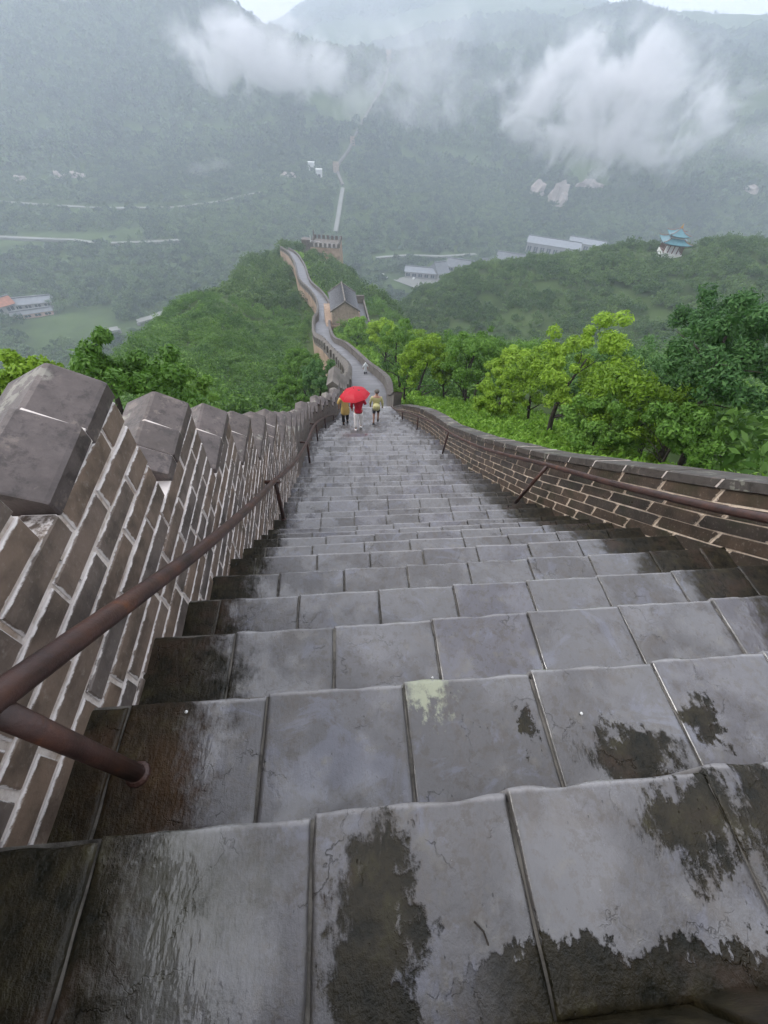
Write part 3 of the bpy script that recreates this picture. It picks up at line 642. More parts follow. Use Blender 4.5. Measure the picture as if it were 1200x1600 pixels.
def ribbon(name, mat, C, N, off0, off1, zlo, zhi, parent, hwf=None):
    b = MB(); n = len(C)
    for i in range(n):
        o0 = (off0 + (hw(i, C) if off0 > 0 else -hw(i, C))); o1 = (off1 + (hw(i, C) if off1 > 0 else -hw(i, C)))
        for o, z in ((o0, zlo), (o1, zlo), (o1, zhi), (o0, zhi)): b.v.append((C[i][0] + N[i][0] * o, C[i][1] + N[i][1] * o, C[i][2] + z))
    for i in range(n - 1):
        for q in range(4): b.f.append((i * 4 + q, i * 4 + (q + 1) % 4, i * 4 + 4 + (q + 1) % 4, i * 4 + 4 + q))
    b.f.append((0, 3, 2, 1)); b.f.append(tuple(4 * n - 4 + q for q in range(4)))
    return b.obj(name, mat, parent)
pr_ = thing('parapet_wall', 'low solid grey parapet along the right side of the far winding walkway', 'wall')
ribbon('wall_body', M['farwall'], C, N_, .02, .42, -2.5, .85, pr_)
ribbon('coping', M['coping_r'], C, N_, -.0001 + .0, .46, .86, .97, pr_) if False else None
b = MB()
for i in range(len(C) - 1):
    vs = []
    for p, n, w1 in ((C[i], N_[i], hw(i, C)), (C[i + 1], N_[i + 1], hw(i + 1, C))):
        for o, z in ((-.03, .853), (.47, .853), (.47, .94), (-.03, .94)): vs.append((p[0] + n[0] * (w1 + o), p[1] + n[1] * (w1 + o), p[2] + z))
    b.add(vs, [(0, 1, 2, 3), (7, 6, 5, 4), (0, 4, 5, 1), (1, 5, 6, 2), (2, 6, 7, 3), (3, 7, 4, 0)])
b.obj('coping', M['coping_l'], pr_)
pl_ = thing('crenellated_parapet', 'brown crenellated parapet on tan masonry along the left side of the far winding walkway', 'wall')
ribbon('retaining_wall', M['tanwall'], C, N_, -.55, -.02, -5.5, .0, pl_)
ribbon('wall_body', M['farwall'], C, N_, -.5, -.03, .002, .45, pl_)
CM = resamp(2.3); TM, NM = frame(CM); mm = None
for i in range(len(CM) - 1):
    p = CM[i]; wd = hw(i, CM) + .27; rz = math.atan2(TM[i][1], TM[i][0])
    me_ = MB(); me_.rbox((0, 0, 0), 1.25, .5, 1.2); me_.add([(-.68, -.3, 1.2), (.68, -.3, 1.2), (.68, .3, 1.2), (-.68, .3, 1.2), (-.68, 0, 1.45), (.68, 0, 1.45)], [(0, 1, 5, 4), (2, 3, 4, 5), (0, 4, 3), (1, 2, 5), (0, 3, 2, 1)])
    if mm is None: mm = me_.mesh('merlon', M['farwall'])
    ob('merlon', mm, pl_, (p[0] - NM[i][0] * wd, p[1] - NM[i][1] * wd, p[2] + .4), rz)
#PART2
# ------------------------------------------------------------------ buildings
M['wallbrick'] = plain('tan_brick', (.30, .24, .19), .8, .25, 1.5)
M['white'] = plain('white_plaster', (.62, .62, .60), .7, .12, .3, bump=0)
M['greywall'] = plain('grey_plaster', (.26, .25, .25), .8, .2, .2, bump=0)
M['roofg'] = plain('grey_roof', (.13, .135, .145), .4, .2, .3, bump=0)
M['roofp'] = plain('pale_roof', (.20, .21, .23), .4, .15, .3, bump=0)
M['orange'] = plain('orange_roof', (.34, .13, .07), .6, .25, .4, bump=0)
M['teal'] = plain('teal_glazed_tile', (.07, .17, .20), .3, .25, .8, bump=0)
M['eave'] = plain('painted_eave', (.22, .13, .10), .6, .2, 2, bump=0)
M['redcol'] = plain('dark_red_lacquer', (.13, .05, .04), .5, .2, 2, bump=0)
M['gold'] = plain('gilded_finial', (.45, .25, .06), .35, .2, 2, bump=0)
M['glass'] = plain('dark_window', (.035, .04, .05), .15, .2, 2, bump=0)
M['road'] = plain('pale_road', (.18, .18, .165), .6, .15, .05, bump=0)
M['rock'] = plain('pale_rock', (.42, .36, .33), .9, .35, .05, bump=0)

def gable_roof(b, x0, x1, y0, y1, ze, zr, th=.18, over=.3):
    """ridge along y"""
    xm = (x0 + x1) / 2; x0 -= over; x1 += over; y0 -= over; y1 += over
    for xa in (x0, x1):
        b.add([(xa, y0, ze), (xm, y0, zr), (xm, y1, zr), (xa, y1, ze), (xa, y0, ze + th), (xm, y0, zr + th), (xm, y1, zr + th), (xa, y1, ze + th)], BOXF)
def gable_house(t, W, Ln, hw_, hr, wall, roof, ribs=0):
    b = MB(); b.add([(-W / 2, 0, 0), (W / 2, 0, 0), (W / 2, Ln, 0), (-W / 2, Ln, 0), (-W / 2, 0, hw_), (W / 2, 0, hw_), (W / 2, Ln, hw_), (-W / 2, Ln, hw_), (0, 0, hw_ + hr), (0, Ln, hw_ + hr)],
          [(0, 1, 5, 8, 4), (3, 7, 9, 6, 2), (0, 4, 7, 3), (1, 2, 6, 5), (4, 8, 9, 7), (5, 6, 9, 8)])
    b.obj('wall', wall, t)
    b = MB(); gable_roof(b, -W / 2, W / 2, 0, Ln, hw_ - .08, hw_ + hr + .06); r = b.obj('roof', roof, t)
    if ribs:
        b = MB(); n = int((Ln + .6) / .42)
        for i in range(n + 1):
            y = -.3 + (Ln + .6) * i / n
            for sx in (-1, 1): b.tube([(sx * (W / 2 + .34), y, hw_ - .0), (0, y, hw_ + hr + .28)], .085, 6)
        tag(b.obj('tile_row', roof, r), kind='stuff')
        b = MB(); b.box(-.17, .17, -.45, Ln + .45, hw_ + hr + .2, hw_ + hr + .62); b.obj('ridge_cap', M['farwall'], r)
        for yv in (-.42, Ln + .12):
            b = MB()
            for sx in (-1, 1): b.add([(sx * (W / 2 + .45), yv, hw_ - .1), (0, yv, hw_ + hr + .2), (0, yv + .3, hw_ + hr + .2), (sx * (W / 2 + .45), yv + .3, hw_ - .1), (sx * (W / 2 + .45), yv, hw_ + .25), (0, yv, hw_ + hr + .5), (0, yv + .3, hw_ + hr + .5), (sx * (W / 2 + .45), yv + .3, hw_ + .25)], BOXF)
            b.obj('verge', M['farwall'], r)
    return t
# guard house beside the walkway
gh = thing('guard_house', 'small brick guard house with steep grey tiled gable roof standing right beside the winding walkway', 'house', (.35, 93, -44.2), math.radians(4))
gh.scale = (.84, .84, .84)
gable_house(gh, 7.0, 11.5, 3.6, 2.3, M['wallbrick'], M['tile'], 1)
b = MB(); b.box(-5.2, 6.6, -.6, 13.5, -7, -.02); pf = b.obj('stone_platform', M['tanwall'], gh)
b = MB(); b.box(.6 - 3.6, .85 - 3.4, -.06, .0, 1.2, 1.25)
b = MB(); b.box(4.6, 6.2, .2, 13.2, -.018, .05); b.obj('terrace_floor', M['path'], gh)
b = MB(); b.box(6.2, 6.62, -.6, 13.5, -.018, 1.1); b.box(4.2, 6.6, 13.0, 13.5, -.017, 2.2); b.obj('terrace_parapet', M['farwall'], gh)
b = MB(); b.box(1.0, 2.6, 11.48, 11.56, .1, 2.2); b.obj('door', M['redcol'], gh)

# beacon tower at the end of the ridge
bt = thing('beacon_tower', 'square crenellated brick beacon tower at the far end of the ridge walkway', 'tower', (-7.4, 232, -81), math.radians(-6)); bt.scale = (1.3, 1.2, 1.12)
b = MB(); b.add([(-6.2, -5, 0), (5.6, -5, 0), (5.6, 6, 0), (-6.2, 6, 0), (-5.6, -4.6, 9.6), (5.2, -4.6, 9.6), (5.2, 5.6, 9.6), (-5.6, 5.6, 9.6)], BOXF); b.obj('tower_body', M['tanwall'], bt)
b = MB(); b.box(-5.6, 5.2, -4.6, 5.6, 9.604, 9.8); b.obj('tower_deck', M['farwall'], bt)
def merl(parent, pts, rz=0, sx=1.0, sz=1.5):
    q = MB(); q.rbox((0, 0, 0), sx, .5, sz, 0); me = q.mesh('merlon', M['farwall'])
    for (x, y, z, a) in pts: ob('merlon', me, parent, (x, y, z), a)
pts = [(-5.0 + 1.66 * i, yv, 9.81, 0) for yv in (-4.3, 5.3) for i in range(7)] + [(xv, -2.7 + 1.66 * i, 9.81, math.pi / 2) for xv in (-5.3, 4.9) for i in range(5)]
merl(bt, pts)
b = MB(); b.box(-5.4, -2.0, -4.3, -4.2, 11.8, 11.9); b.box(-5.5, -5.3, -4.3, -4.1, 9.8, 14); b.obj('white_rail', M['white'], bt)
b = MB(); b.box(-11.8, -6.21, -3.6, 3.0, -1.5, 5.2); b.obj('ramp_wall', M['tanwall'], bt)
merl(bt, [(-11.2 + 1.5 * i, -3.3, 5.21, 0) for i in range(4)], 0, .9, 1.2)
for x0 in (-9.8, -8.0):
    b = MB(); b.box(x0, x0 + .55, -3.66, -3.5, 1.6, 3.1); b.obj('arrow_slit', M['glass'], bt)
b = MB(); b.box(-5.5, -5.1, 3.6, 4, 9.8, 13.5); b.box(-9.6, -6.3, .5, 3.4, 5.2, 10.6); b.obj('turret', M['farwall'], bt)
b = MB(); b.box(.2, 4.2, -4.72, -4.60, 8.0, 9.5); tag(b.obj('red_banner', plain('red_cloth', (.55, .05, .06), .6, .1, 1, bump=0)), 'small red banner hung on the far beacon tower wall', 'banner').location = (-6.6, 236.1, -80)

# pavilion on the right hill
PX, PY = 245 * math.sin(math.radians(36.6)), 245 * math.cos(math.radians(36.6))
PZ = h1(PX, PY)
pv = thing('hilltop_pavilion', 'double-eaved pavilion with teal tiled roofs and gilded finial on the wooded hill at right', 'pavilion', (PX, PY, PZ + .6), math.radians(-20))
pv.scale = (.74, .74, .70)
b = MB(); b.box(-5.6, 5.6, -5.6, 5.6, -6, 1.6); b.obj('stone_base', M['white'], pv)
colm = MB(); colm.tube([(0, 0, 1.6), (0, 0, 6.3)], .30, 8); cm = colm.mesh('column', M['redcol'])
for i in range(5):
    for (x, y) in ((-5 + 2.5 * i, -5), (-5 + 2.5 * i, 5), (-5, -5 + 2.5 * i), (5, -5 + 2.5 * i)):
        if (x, y) in ((-5, -5), (5, -5), (-5, 5), (5, 5)) and i not in (0,): continue
        ob('column', cm, pv, (x, y, 0))
b = MB(); b.box(-3.2, 3.2, -3.2, 3.2, 1.6, 9.9); b.obj('inner_wall', M['white'], pv)
b = MB(); b.box(-5.3, 5.3, -5.3, -4.7, 5.6, 6.2); b.box(-5.3, 5.3, 4.7, 5.3, 5.6, 6.2); b.box(-5.3, -4.7, -4.7, 4.7, 5.6, 6.2); b.box(4.7, 5.3, -4.7, 4.7, 5.6, 6.2); b.obj('beam', M['eave'], pv)
def curved_roof(r0, r1, z0, z1, up, nm):
    b = MB(); n = 8; rows = 6
    for lay in (0, 1):
        for j in range(rows + 1):
            v = j / rows; r = r0 + (r1 - r0) * v; z = z0 + (z1 - z0) * (v ** 1.6) - lay * (.35 if j == 0 else .25)
            for sd in range(4):
                a = sd * math.pi / 2
                for i in range(n):
                    u = i / n * 2 - 1; lift = up * (abs(u) ** 3) * (1 - v) ** 1.5; rr = r * (1 + .10 * abs(u) ** 3 * (1 - v))
                    x, y = u * rr, -rr; b.v.append((x * math.cos(a) - y * math.sin(a), x * math.sin(a) + y * math.cos(a), z + lift))
    m = 4 * n; S = (rows + 1) * m
    for j in range(rows):
        for i in range(m):
            i2 = (i + 1) % m; b.f.append((j * m + i, j * m + i2, j * m + m + i2, j * m + m + i)); b.f.append((S + j * m + i, S + j * m + m + i, S + j * m + m + i2, S + j * m + i2))
    for i in range(m): i2 = (i + 1) % m; b.f.append((i, S + i, S + i2, i2))
    rf = b.obj('roof', M['teal'], pv)
    for sd in range(4):
        a = sd * math.pi / 2 + math.pi / 4; q = MB(); P = []
        for j in range(rows + 1):
            v = j / rows; r = (r0 + (r1 - r0) * v) * math.sqrt(2) * (1 + .10 * (1 - v)); P.append((r * math.sin(a), -r * math.cos(a), z0 + (z1 - z0) * v ** 1.6 + up * (1 - v) ** 1.5 + .15))
        q.tube(P, .22, 6); q.obj('hip_ridge', M['eave'], rf)
    q = MB(); q.box(-r0 * .93, r0 * .93, -r0 * .93, r0 * .93, z0 - .55, z0 - .36); q.obj('eave_board', M['eave'], rf)
curved_roof(7.2, 3.6, 6.8, 9.2, 1.0, 'lower'); curved_roof(5.0, .35, 10.6, 14.0, .9, 'upper')
b = MB(); b.tube([(0, 0, 13.9), (0, 0, 14.4), (0, 0, 14.9), (0, 0, 15.5), (0, 0, 16.6)], [.5, .75, .45, .3, .05], 10); b.obj('finial', M['gold'], pv, True)

# valley buildings, set on the ground where they stand
def facing(p, extra=0.): return -math.atan2(p[0], p[1]) + math.radians(extra)
def hall(name, label, cat, px, py, W, Dp, hh, hr, wall, roof, rz=0, win=0, base=0, group=None):
    p = hit(px, py, 400 if px < 500 else 420); t = thing(name, label, cat, tuple(p + np.array([0, 0, base])), facing(p, rz), group)
    b = MB(); b.box(-W / 2, W / 2, 0, Dp, -8, hh); b.obj('wall', wall, t)
    b = MB(); b.add([(-W / 2 - 1, -1.2, hh), (W / 2 + 1, -1.2, hh), (W / 2 + 1, Dp + 1.2, hh), (-W / 2 - 1, Dp + 1.2, hh), (-W / 2 - .6, Dp / 2, hh + hr), (W / 2 + .6, Dp / 2, hh + hr)], [(0, 1, 5, 4), (2, 3, 4, 5), (0, 4, 3), (1, 2, 5), (0, 3, 2, 1)])
    r = b.obj('roof', roof, t); b = MB(); b.box(-W / 2 - .6, W / 2 + .6, Dp / 2 - .5, Dp / 2 + .5, hh + hr - .2, hh + hr + .7); b.obj('ridge', M['roofg'], r)
    for i in range(win):
        x = -W / 2 + W * (i + .5) / win; b = MB(); b.box(x - W / win * .3, x + W / win * .3, -.08, .1, hh * .3, hh * .75); b.obj('window', M['glass'], t)
        q = MB(); q.box(x - .12, x + .12, -.14, -.081, hh * .3, hh * .75); q.obj('frame', M['white'], bpy.data.objects[t.children[-1].name] if False else t)
    return t
hall('shop_hall', 'pale-roofed hall behind the white forecourt in the valley', 'hall', 656, 436, 36, 12, 7, 4, M['greywall'], M['roofp'], 0, 5)
hall('steep_roof_house', 'house with steep dark roof right beside the white forecourt', 'house', 692, 436, 15, 20, 6, 9, M['greywall'], M['roofg'], 35, 2)
hall('long_roof_house', 'long low dark-roofed house between the steep roof and the large hall', 'house', 722, 428, 40, 14, 6, 7, M['greywall'], M['roofg'], -4, 4)
hall('courtyard_house', 'dark hipped-roof house in the middle of the valley row', 'house', 762, 428, 20, 16, 6, 8, M['greywall'], M['roofg'], 30, 2)
hall('broad_roof_house', 'broad grey-roofed house below the large hall, half behind the wooded hill', 'house', 805, 424, 52, 20, 6, 10, M['greywall'], M['roofg'], 0, 5)
hall('large_hall', 'largest grey two-storey hall with pale ridge in the misty valley', 'hall', 858, 406, 66, 22, 16, 5, M['greywall'], M['roofp'], 2, 8)
hall('side_hall', 'smaller hall joined to the right of the large hall in the mist', 'hall', 912, 396, 46, 18, 11, 4, M['greywall'], M['roofp'], 2, 5)
hall('orange_roof_house', 'orange-roofed house at the left edge of the valley', 'house', 4, 494, 26, 12, 7, 5, M['greywall'], M['orange'], 10, 3)
hall('long_shed', 'long blue-grey roofed shed beside the orange-roofed house', 'shed', 47, 484, 37, 9, 5, 4, M['greywall'], M['roofp'], -18, 5)
hall('pink_walled_house', 'low house with pale pink wall below the long shed', 'house', 54, 497, 30, 6, 4.2, 2, plain('pink_plaster', (.50, .34, .29), .8, .12, .2, bump=0), M['roofg'], -12, 4)
for i, (px, py) in enumerate([(487, 268), (499, 279)]):
    p = hit(px, py); t = thing('white_gate_tower', ['higher of two small white gate towers on the misty slope', 'lower of two small white gate towers on the misty slope'][i], 'tower', tuple(p), facing(p))
    b = MB(); b.box(-5, 5, 0, 6, -6, 9); b.box(-5, 5, -.6, 6.6, 9.003, 11); b.obj('wall', M['white'], t); b = MB(); b.box(-2, 2, -.1, .1, -2, 5); b.obj('archway', M['glass'], t)
p = hit(452, 276); t = thing('white_rock_bank', 'pale bank of bare rock left of the two white gate towers', 'rock', tuple(p)); 
def rock(px, py, sx, sy, sz, label, seed, t=None):
    p = hit(px, py, 420); bm = bmesh.new(); bmesh.ops.create_icosphere(bm, subdivisions=3, radius=1)
    for v in bm.verts:
        k = 1 + .5 * mn.noise(v.co * 1.7 + Vector((seed, 0, 0))) + .3 * mn.noise(v.co * 4 + Vector((seed, 3, 0))); v.co = Vector((v.co.x * sx * k, v.co.y * sy * k, v.co.z * sz * k))
    me = bpy.data.meshes.new('cliff_face'); bm.to_mesh(me); bm.free(); me.materials.append(M['rock'])
    o = ob('cliff_face' if t is None else 'rock_mass', me, t, (tuple(p) if t is None else (0, 0, 0)), facing(p))
    if t is None: tag(o, label, 'cliff')
rock(452, 276, 13, 6, 5, '', 5, t)
for a in [(117, 276, 14, 5, 5, 'pale bare cliff patch on the lower slope at far left', 1), (32, 282, 8, 4, 6, 'small pale cliff patch by the left edge of the misty slope', 2), (92, 279, 5, 4, 8, 'narrow pale cliff streak left of the larger bare patch', 8),
          (868, 318, 16, 9, 26, 'pinkish bare cliff on the slope under the right-hand cloud', 3), (838, 302, 13, 7, 16, 'pinkish rock slab left of the bare cliff under the cloud', 6), (920, 292, 18, 6, 9, 'pale broken rock right of the bare cliff under the cloud', 4), (1172, 300, 10, 5, 8, 'small reddish bare patch near the right edge of the slope', 7)]: rock(*a)

# valley roads, forecourt, far wall climbing the mountain
def strip_on(name, pts, width, mat, dz, dmin=400, samples=10, wall=None):
    P = []
    for i in range(len(pts) - 1):
        for k in range(samples):
            u = k / samples; P.append(hit(pts[i][0] * (1 - u) + pts[i + 1][0] * u, pts[i][1] * (1 - u) + pts[i + 1][1] * u, dmin))
    P.append(hit(*pts[-1], dmin)); P = np.array(P)
    K = np.array([1, 2, 3, 2, 1.]) / 9; P = np.stack([np.convolve(np.pad(P[:, k], 2, mode='edge'), K, mode='valid') for k in range(3)], 1)
    T, N = frame(P); b = MB(); n = len(P)
    for i in range(n):
        for o, z in ((-.5, -dz * 4 - 3), (.5, -dz * 4 - 3), (.5, dz), (-.5, dz)): b.v.append((P[i][0] + N[i][0] * o * width, P[i][1] + N[i][1] * o * width, P[i][2] + z))
    for i in range(n - 1):
        for q in range(4): b.f.append((i * 4 + q, i * 4 + (q + 1) % 4, i * 4 + 4 + (q + 1) % 4, i * 4 + 4 + q))
    return b.obj(name, mat), P
ROADS = []
for nm, pts, wd, dz in (('mountain_road', [(-30, 372), (60, 376), (118, 378), (152, 383)], 6, 2.6), ('mountain_road', [(172, 383), (235, 381), (282, 378)], 6, 2.6),
                        ('upper_track', [(-30, 314), (60, 320), (160, 326), (270, 325), (340, 316), (410, 300)], 7, 1.), ('valley_road', [(585, 404), (640, 400), (690, 402), (745, 398)], 5, 1.5)):
    o, P = strip_on(nm, pts, wd, M['road'], dz); tag(o, kind='structure'); ROADS.append(P)
o, P = strip_on('forecourt', [(632, 446), (646, 441), (668, 437), (690, 436)], 34, M['road'], 1.2); tag(o, 'white paved forecourt', kind='structure'); ROADS.append(P); FORE = P
for i, (pts, lab) in enumerate([([(148, 529), (168, 524), (188, 520)], 'lower stretch of pale elevated road bridge among the valley trees'), ([(218, 509), (240, 503), (262, 496)], 'upper stretch of pale elevated road bridge above the meadow')]):
    P = np.array([hit(*q) for q in pts]); t = thing('road_bridge', lab, 'bridge'); T, N = frame(P); b = MB(); zz_ = P[:, 2].max() + 3
    for q in range(3):
        for o, z in ((-3.5, 0), (3.5, 0), (3.5, 1.2), (-3.5, 1.2)): b.v.append((P[q][0] + N[q][0] * o, P[q][1] + N[q][1] * o, zz_ + z))
    for q in range(2):
        for k in range(4): b.f.append((q * 4 + k, q * 4 + (k + 1) % 4, q * 4 + 4 + (k + 1) % 4, q * 4 + 4 + k))
    b.f += [(0, 3, 2, 1), (8, 9, 10, 11)]; b.obj('deck', M['road'], t)
    for q in range(3):
        m_ = MB(); m_.rbox((P[q][0], P[q][1], zz_ - 14), 2, 2, 14, 0); m_.obj('pier', M['greywall'], t)
    ROADS.append(P)
fw_ = thing('mountain_wall', 'distant pale wall climbing straight up the misty mountain behind the beacon tower', 'wall')
o, P = strip_on('wall_body', [(524, 366), (528, 345), (532, 318), (536, 296)], 5.5, M['road'], 3.); o.parent = fw_; ROADS.append(P)
o, P2 = strip_on('wall_body', [(536, 292), (529, 276), (526, 262), (545, 236), (556, 212), (570, 185), (585, 160), (602, 130), (607, 100), (605, 82)], 4.0, M['farwall'], 3.); o.parent = fw_; ROADS.append(P2)
for px, py, sz in ((525, 268, 9), (551, 226, 8), (607, 92, 10)):
    p = hit(px, py); t = thing('signal_tower', {525: 'lowest square signal tower on the misty mountain wall', 551: 'middle square signal tower on the misty mountain wall', 607: 'highest square signal tower just below the cloud'}[px], 'tower', tuple(p), facing(p))
    b = MB(); b.box(-sz / 2, sz / 2, -sz / 2, sz / 2, -6, sz * 1.1); b.obj('wall', M['tanwall'], t); b = MB()
    for i in range(4):
        for yv in (-sz / 2 + .01, sz / 2 - .7): b.box(-sz / 2 + .02 + i * sz / 4 + .2, -sz / 2 + (i + 1) * sz / 4 - .4, yv, yv + .6, sz * 1.1 + .005, sz * 1.1 + 1.6)
    b.obj('merlon_row', M['tanwall'], t)
# forecourt visitors' cars and stalls as small individual things
for i, (px, py) in enumerate([(598, 431), (604, 436), (646, 437), (672, 428), (676, 424)]):
    p = hit(px, py); t = thing('parked_car', ['leftmost pale car beside the orange stall', 'second pale car just below the leftmost one', 'pale car on the forecourt front', 'pale car near the shop hall corner', 'pale car against the steep roof house'][i], 'car', tuple(p + np.array([0, 0, .6])), facing(p, 70), 'parked cars in the valley')
    b = MB(); b.box(-2.3, 2.3, -1, 1, .4, 1.1); b.add([(-1.6, -.9, 1.1), (1.2, -.9, 1.1), (1.2, .9, 1.1), (-1.6, .9, 1.1), (-1.1, -.75, 1.75), (.6, -.75, 1.75), (.6, .75, 1.75), (-1.1, .75, 1.75)], BOXF); b.obj('body', M['white'], t)
    for sx in (-1.4, 1.4):
        q = MB(); q.tube([(sx, -1.05, .4), (sx, 1.05, .4)], .38, 8); q.obj('wheel', M['glass'], t)

# ------------------------------------------------------------------ foliage
def leaf_cloud(n, R, size, squash=.8, clumps=26, seed=0, droop=.3, spread=.28, low=-.5):
    r = np.random.default_rng(seed); cs = []
    while len(cs) < clumps:
        d = r.normal(size=3); d /= np.linalg.norm(d)
        if d[2] < low: continue
        cs.append(d * r.uniform(.45, .95) * R * np.array([1, 1, squash]))
    cs = np.array(cs); k = r.integers(0, clumps, n); rad = r.uniform(.6, 1.3, clumps) * spread * R
    off = r.normal(size=(n, 3)); off /= np.linalg.norm(off, axis=1)[:, None]; off *= (r.uniform(0, 1, n) ** .4 * rad[k])[:, None]; off[:, 2] *= .75
    P = cs[k] + off
    nrm = off / (np.linalg.norm(off, axis=1)[:, None] + 1e-6) * .8 + r.normal(size=(n, 3)) * .5 + np.array([0, 0, .5]); nrm /= np.linalg.norm(nrm, axis=1)[:, None]
    a = np.cross(nrm, r.normal(size=(n, 3))); a /= np.linalg.norm(a, axis=1)[:, None] + 1e-6; a[:, 2] -= droop; a /= np.linalg.norm(a, axis=1)[:, None]; b_ = np.cross(nrm, a)
    s = size * r.uniform(.6, 1.3, n)[:, None]
    V = np.stack([P - a * s, P + b_ * s * .42, P + a * s, P - b_ * s * .42], 1).reshape(-1, 3)
    return V
def cloud_mesh(name, V, mat):
    n = len(V) // 4; me = bpy.data.meshes.new(name); me.vertices.add(len(V)); me.vertices.foreach_set('co', V.astype(np.float32).ravel())
    me.loops.add(len(V)); me.loops.foreach_set('vertex_index', np.arange(len(V), dtype=np.int32)); me.polygons.add(n)
    me.polygons.foreach_set('loop_start', np.arange(0, len(V), 4, dtype=np.int32)); me.polygons.foreach_set('loop_total', np.full(n, 4, dtype=np.int32))
    me.update(calc_edges=True); me.materials.append(mat); return me
def skeleton(hgt, R, crown_z, seed, lean=0., multi=1):
    r = random.Random(seed); b = MB()
    for m_ in range(multi):
        a0 = r.uniform(0, 6.28); l = lean if m_ == 0 else r.uniform(-.5, .5)
        P = [(0, 0, -.6)]; n = 6
        for i in range(1, n + 1):
            u = i / n; P.append((l * u * hgt * .3 + math.sin(u * 4 + a0) * .05 * hgt, math.cos(u * 3 + a0) * .03 * hgt * (1 if m_ == 0 else 4), u * (crown_z + R * .3)))
        rad = [.045 * hgt * .5 * (1 - .75 * i / n) for i in range(n + 1)]; b.tube(P, rad, 7)
        for q in range(7):
            u = r.uniform(.35, .95); i = int(u * n); p0 = Vector(P[i]); a = r.uniform(0, 6.28); ln = R * r.uniform(.5, .85)
            p1 = p0 + Vector((math.cos(a), math.sin(a), .7)) * ln * .5; p2 = p1 + Vector((math.cos(a + .3), math.sin(a + .3), .45)) * ln * .5
            b.tube([p0, p1, p2], [rad[i] * .6, rad[i] * .35, rad[i] * .12], 5)
    return b
def tree(kind, label, x, y, z, hgt, R, mat, nleaf, size, seed, squash=1., group=None, lean=0., clumps=30, multi=1, low=-.5, spread=.185):
    t = thing(kind, label, 'tree', (x, y, z), 0, group); cz = hgt - R * squash * .95
    skeleton(hgt, R, cz, seed, lean, multi).obj('trunk', M['bark'], t, True)
    V = leaf_cloud(nleaf, R, size, squash, clumps, seed, low=low, spread=spread); V[:, 2] += cz; V[:, 0] += lean * hgt * .2
    ob('crown', cloud_mesh('crown', V, mat), t)
    return t
def at(px, py, D):
    r = ray(px, py); h = math.hypot(r[0], r[1]); return r / h * D
LM, MD, DK = M['leaf_lime'], M['leaf_fresh'], M['leaf_dark']
# (label, px centre, py base, py top, distance, crown radius px, material)
TREES = [('tall lime-green young tree with pointed top and leaning trunk behind the right parapet', 912, 670, 488, 12.0, 74, LM, 1.45, .12),
 ('low broad lime-green tree just right of the tall pointed lime tree', 1020, 680, 575, 10.5, 92, LM, .85, 0),
 ('large green feathery tree filling the right edge of the photo', 1188, 720, 455, 10.0, 108, DK, 1.0, -.1),
 ('dark tree rising behind the lime trees at the right, reddish seed heads at top', 1140, 600, 452, 17, 72, DK, 1.1, 0),
 ('dark shrubby tree between the low lime tree and the feathery green tree', 1075, 700, 560, 11.5, 70, DK, 1., 0),
 ('lime-green bushy tree left of the tall pointed lime tree', 845, 645, 560, 15, 48, LM, 1., 0),
 ('upright yellow-green tree fourth from the staircase end', 800, 640, 545, 18, 38, LM, 1.2, 0),
 ('pale green tree with rounded spreading crown and twin stems', 735, 640, 535, 20, 52, MD, .9, .1),
 ('bright green tree with dark slim trunk nearest the people', 665, 635, 535, 21, 42, LM, 1.1, 0),
 ('slim yellow-green sapling between the bright and pale green trees', 695, 635, 565, 20, 20, LM, 1.5, 0),
 ('mid-green tree standing behind the pale rounded tree', 765, 600, 530, 27, 42, MD, 1., 0),
 ('mid-green tree above the bend of the right parapet', 625, 590, 515, 32, 34, MD, 1., 0),
 ('small bright tree uphill beside the walkway parapet', 600, 556, 505, 46, 27, LM, 1., 0),
 ('green tree behind the bright small tree, below the guard house', 560, 545, 500, 62, 24, MD, 1., 0),
 ('dark green tree between the tall lime tree and the wooded hill', 960, 600, 545, 24, 40, MD, .9, 0),
 ('dark green round bush left of the tall lime tree, in shade', 880, 640, 590, 19, 36, DK, .8, 0)]
TREES += [('mid-green tree filling the gap behind the yellow-green upright tree', 828, 610, 545, 30, 46, MD, 1., 0),
 ('pale green tree beyond the pale rounded tree, lower on the slope', 705, 585, 528, 36, 36, MD, 1., 0),
 ('lime-green tree lower on the slope behind the nearest bright tree', 655, 570, 520, 42, 32, LM, 1., 0),
 ('green bush in front of the low lime tree at the parapet', 955, 715, 640, 9.5, 58, MD, .8, 0),
 ('green bush growing against the parapet under the feathery green tree', 1090, 735, 655, 8.5, 60, MD, .7, 0),
 ('dark tree standing lower behind the tall pointed lime tree', 990, 600, 530, 22, 55, DK, 1., 0),
 ('lime bush at the foot of the upright yellow-green tree', 775, 660, 612, 14, 34, LM, .8, 0),
 ('mid-green slim tree between the nearest bright tree and the pale rounded tree', 640, 620, 560, 26, 26, MD, 1.3, 0)]
for i, (lab, px, pb, ptp, D, rp_, mat, sq, ln) in enumerate(TREES):
    ptp -= 14 if D < 40 else 6; b0 = at(px, ptp + .4 * (min(pb, 660) - ptp), D); tp = at(px, ptp, D); g = h1(b0[0], b0[1]); dep = -(ROT.T @ tp)[2]; R = rp_ * 1.12 * dep / FPX; hg = tp[2] - g
    tree('broadleaf_tree', lab, b0[0], b0[1], g, hg, R, mat, int(13000 if D < 22 else 8000), .034 + .0016 * D, 40 + i, sq, None, ln, 60, 2 if 'twin' in lab or rp_ > 80 else 1)
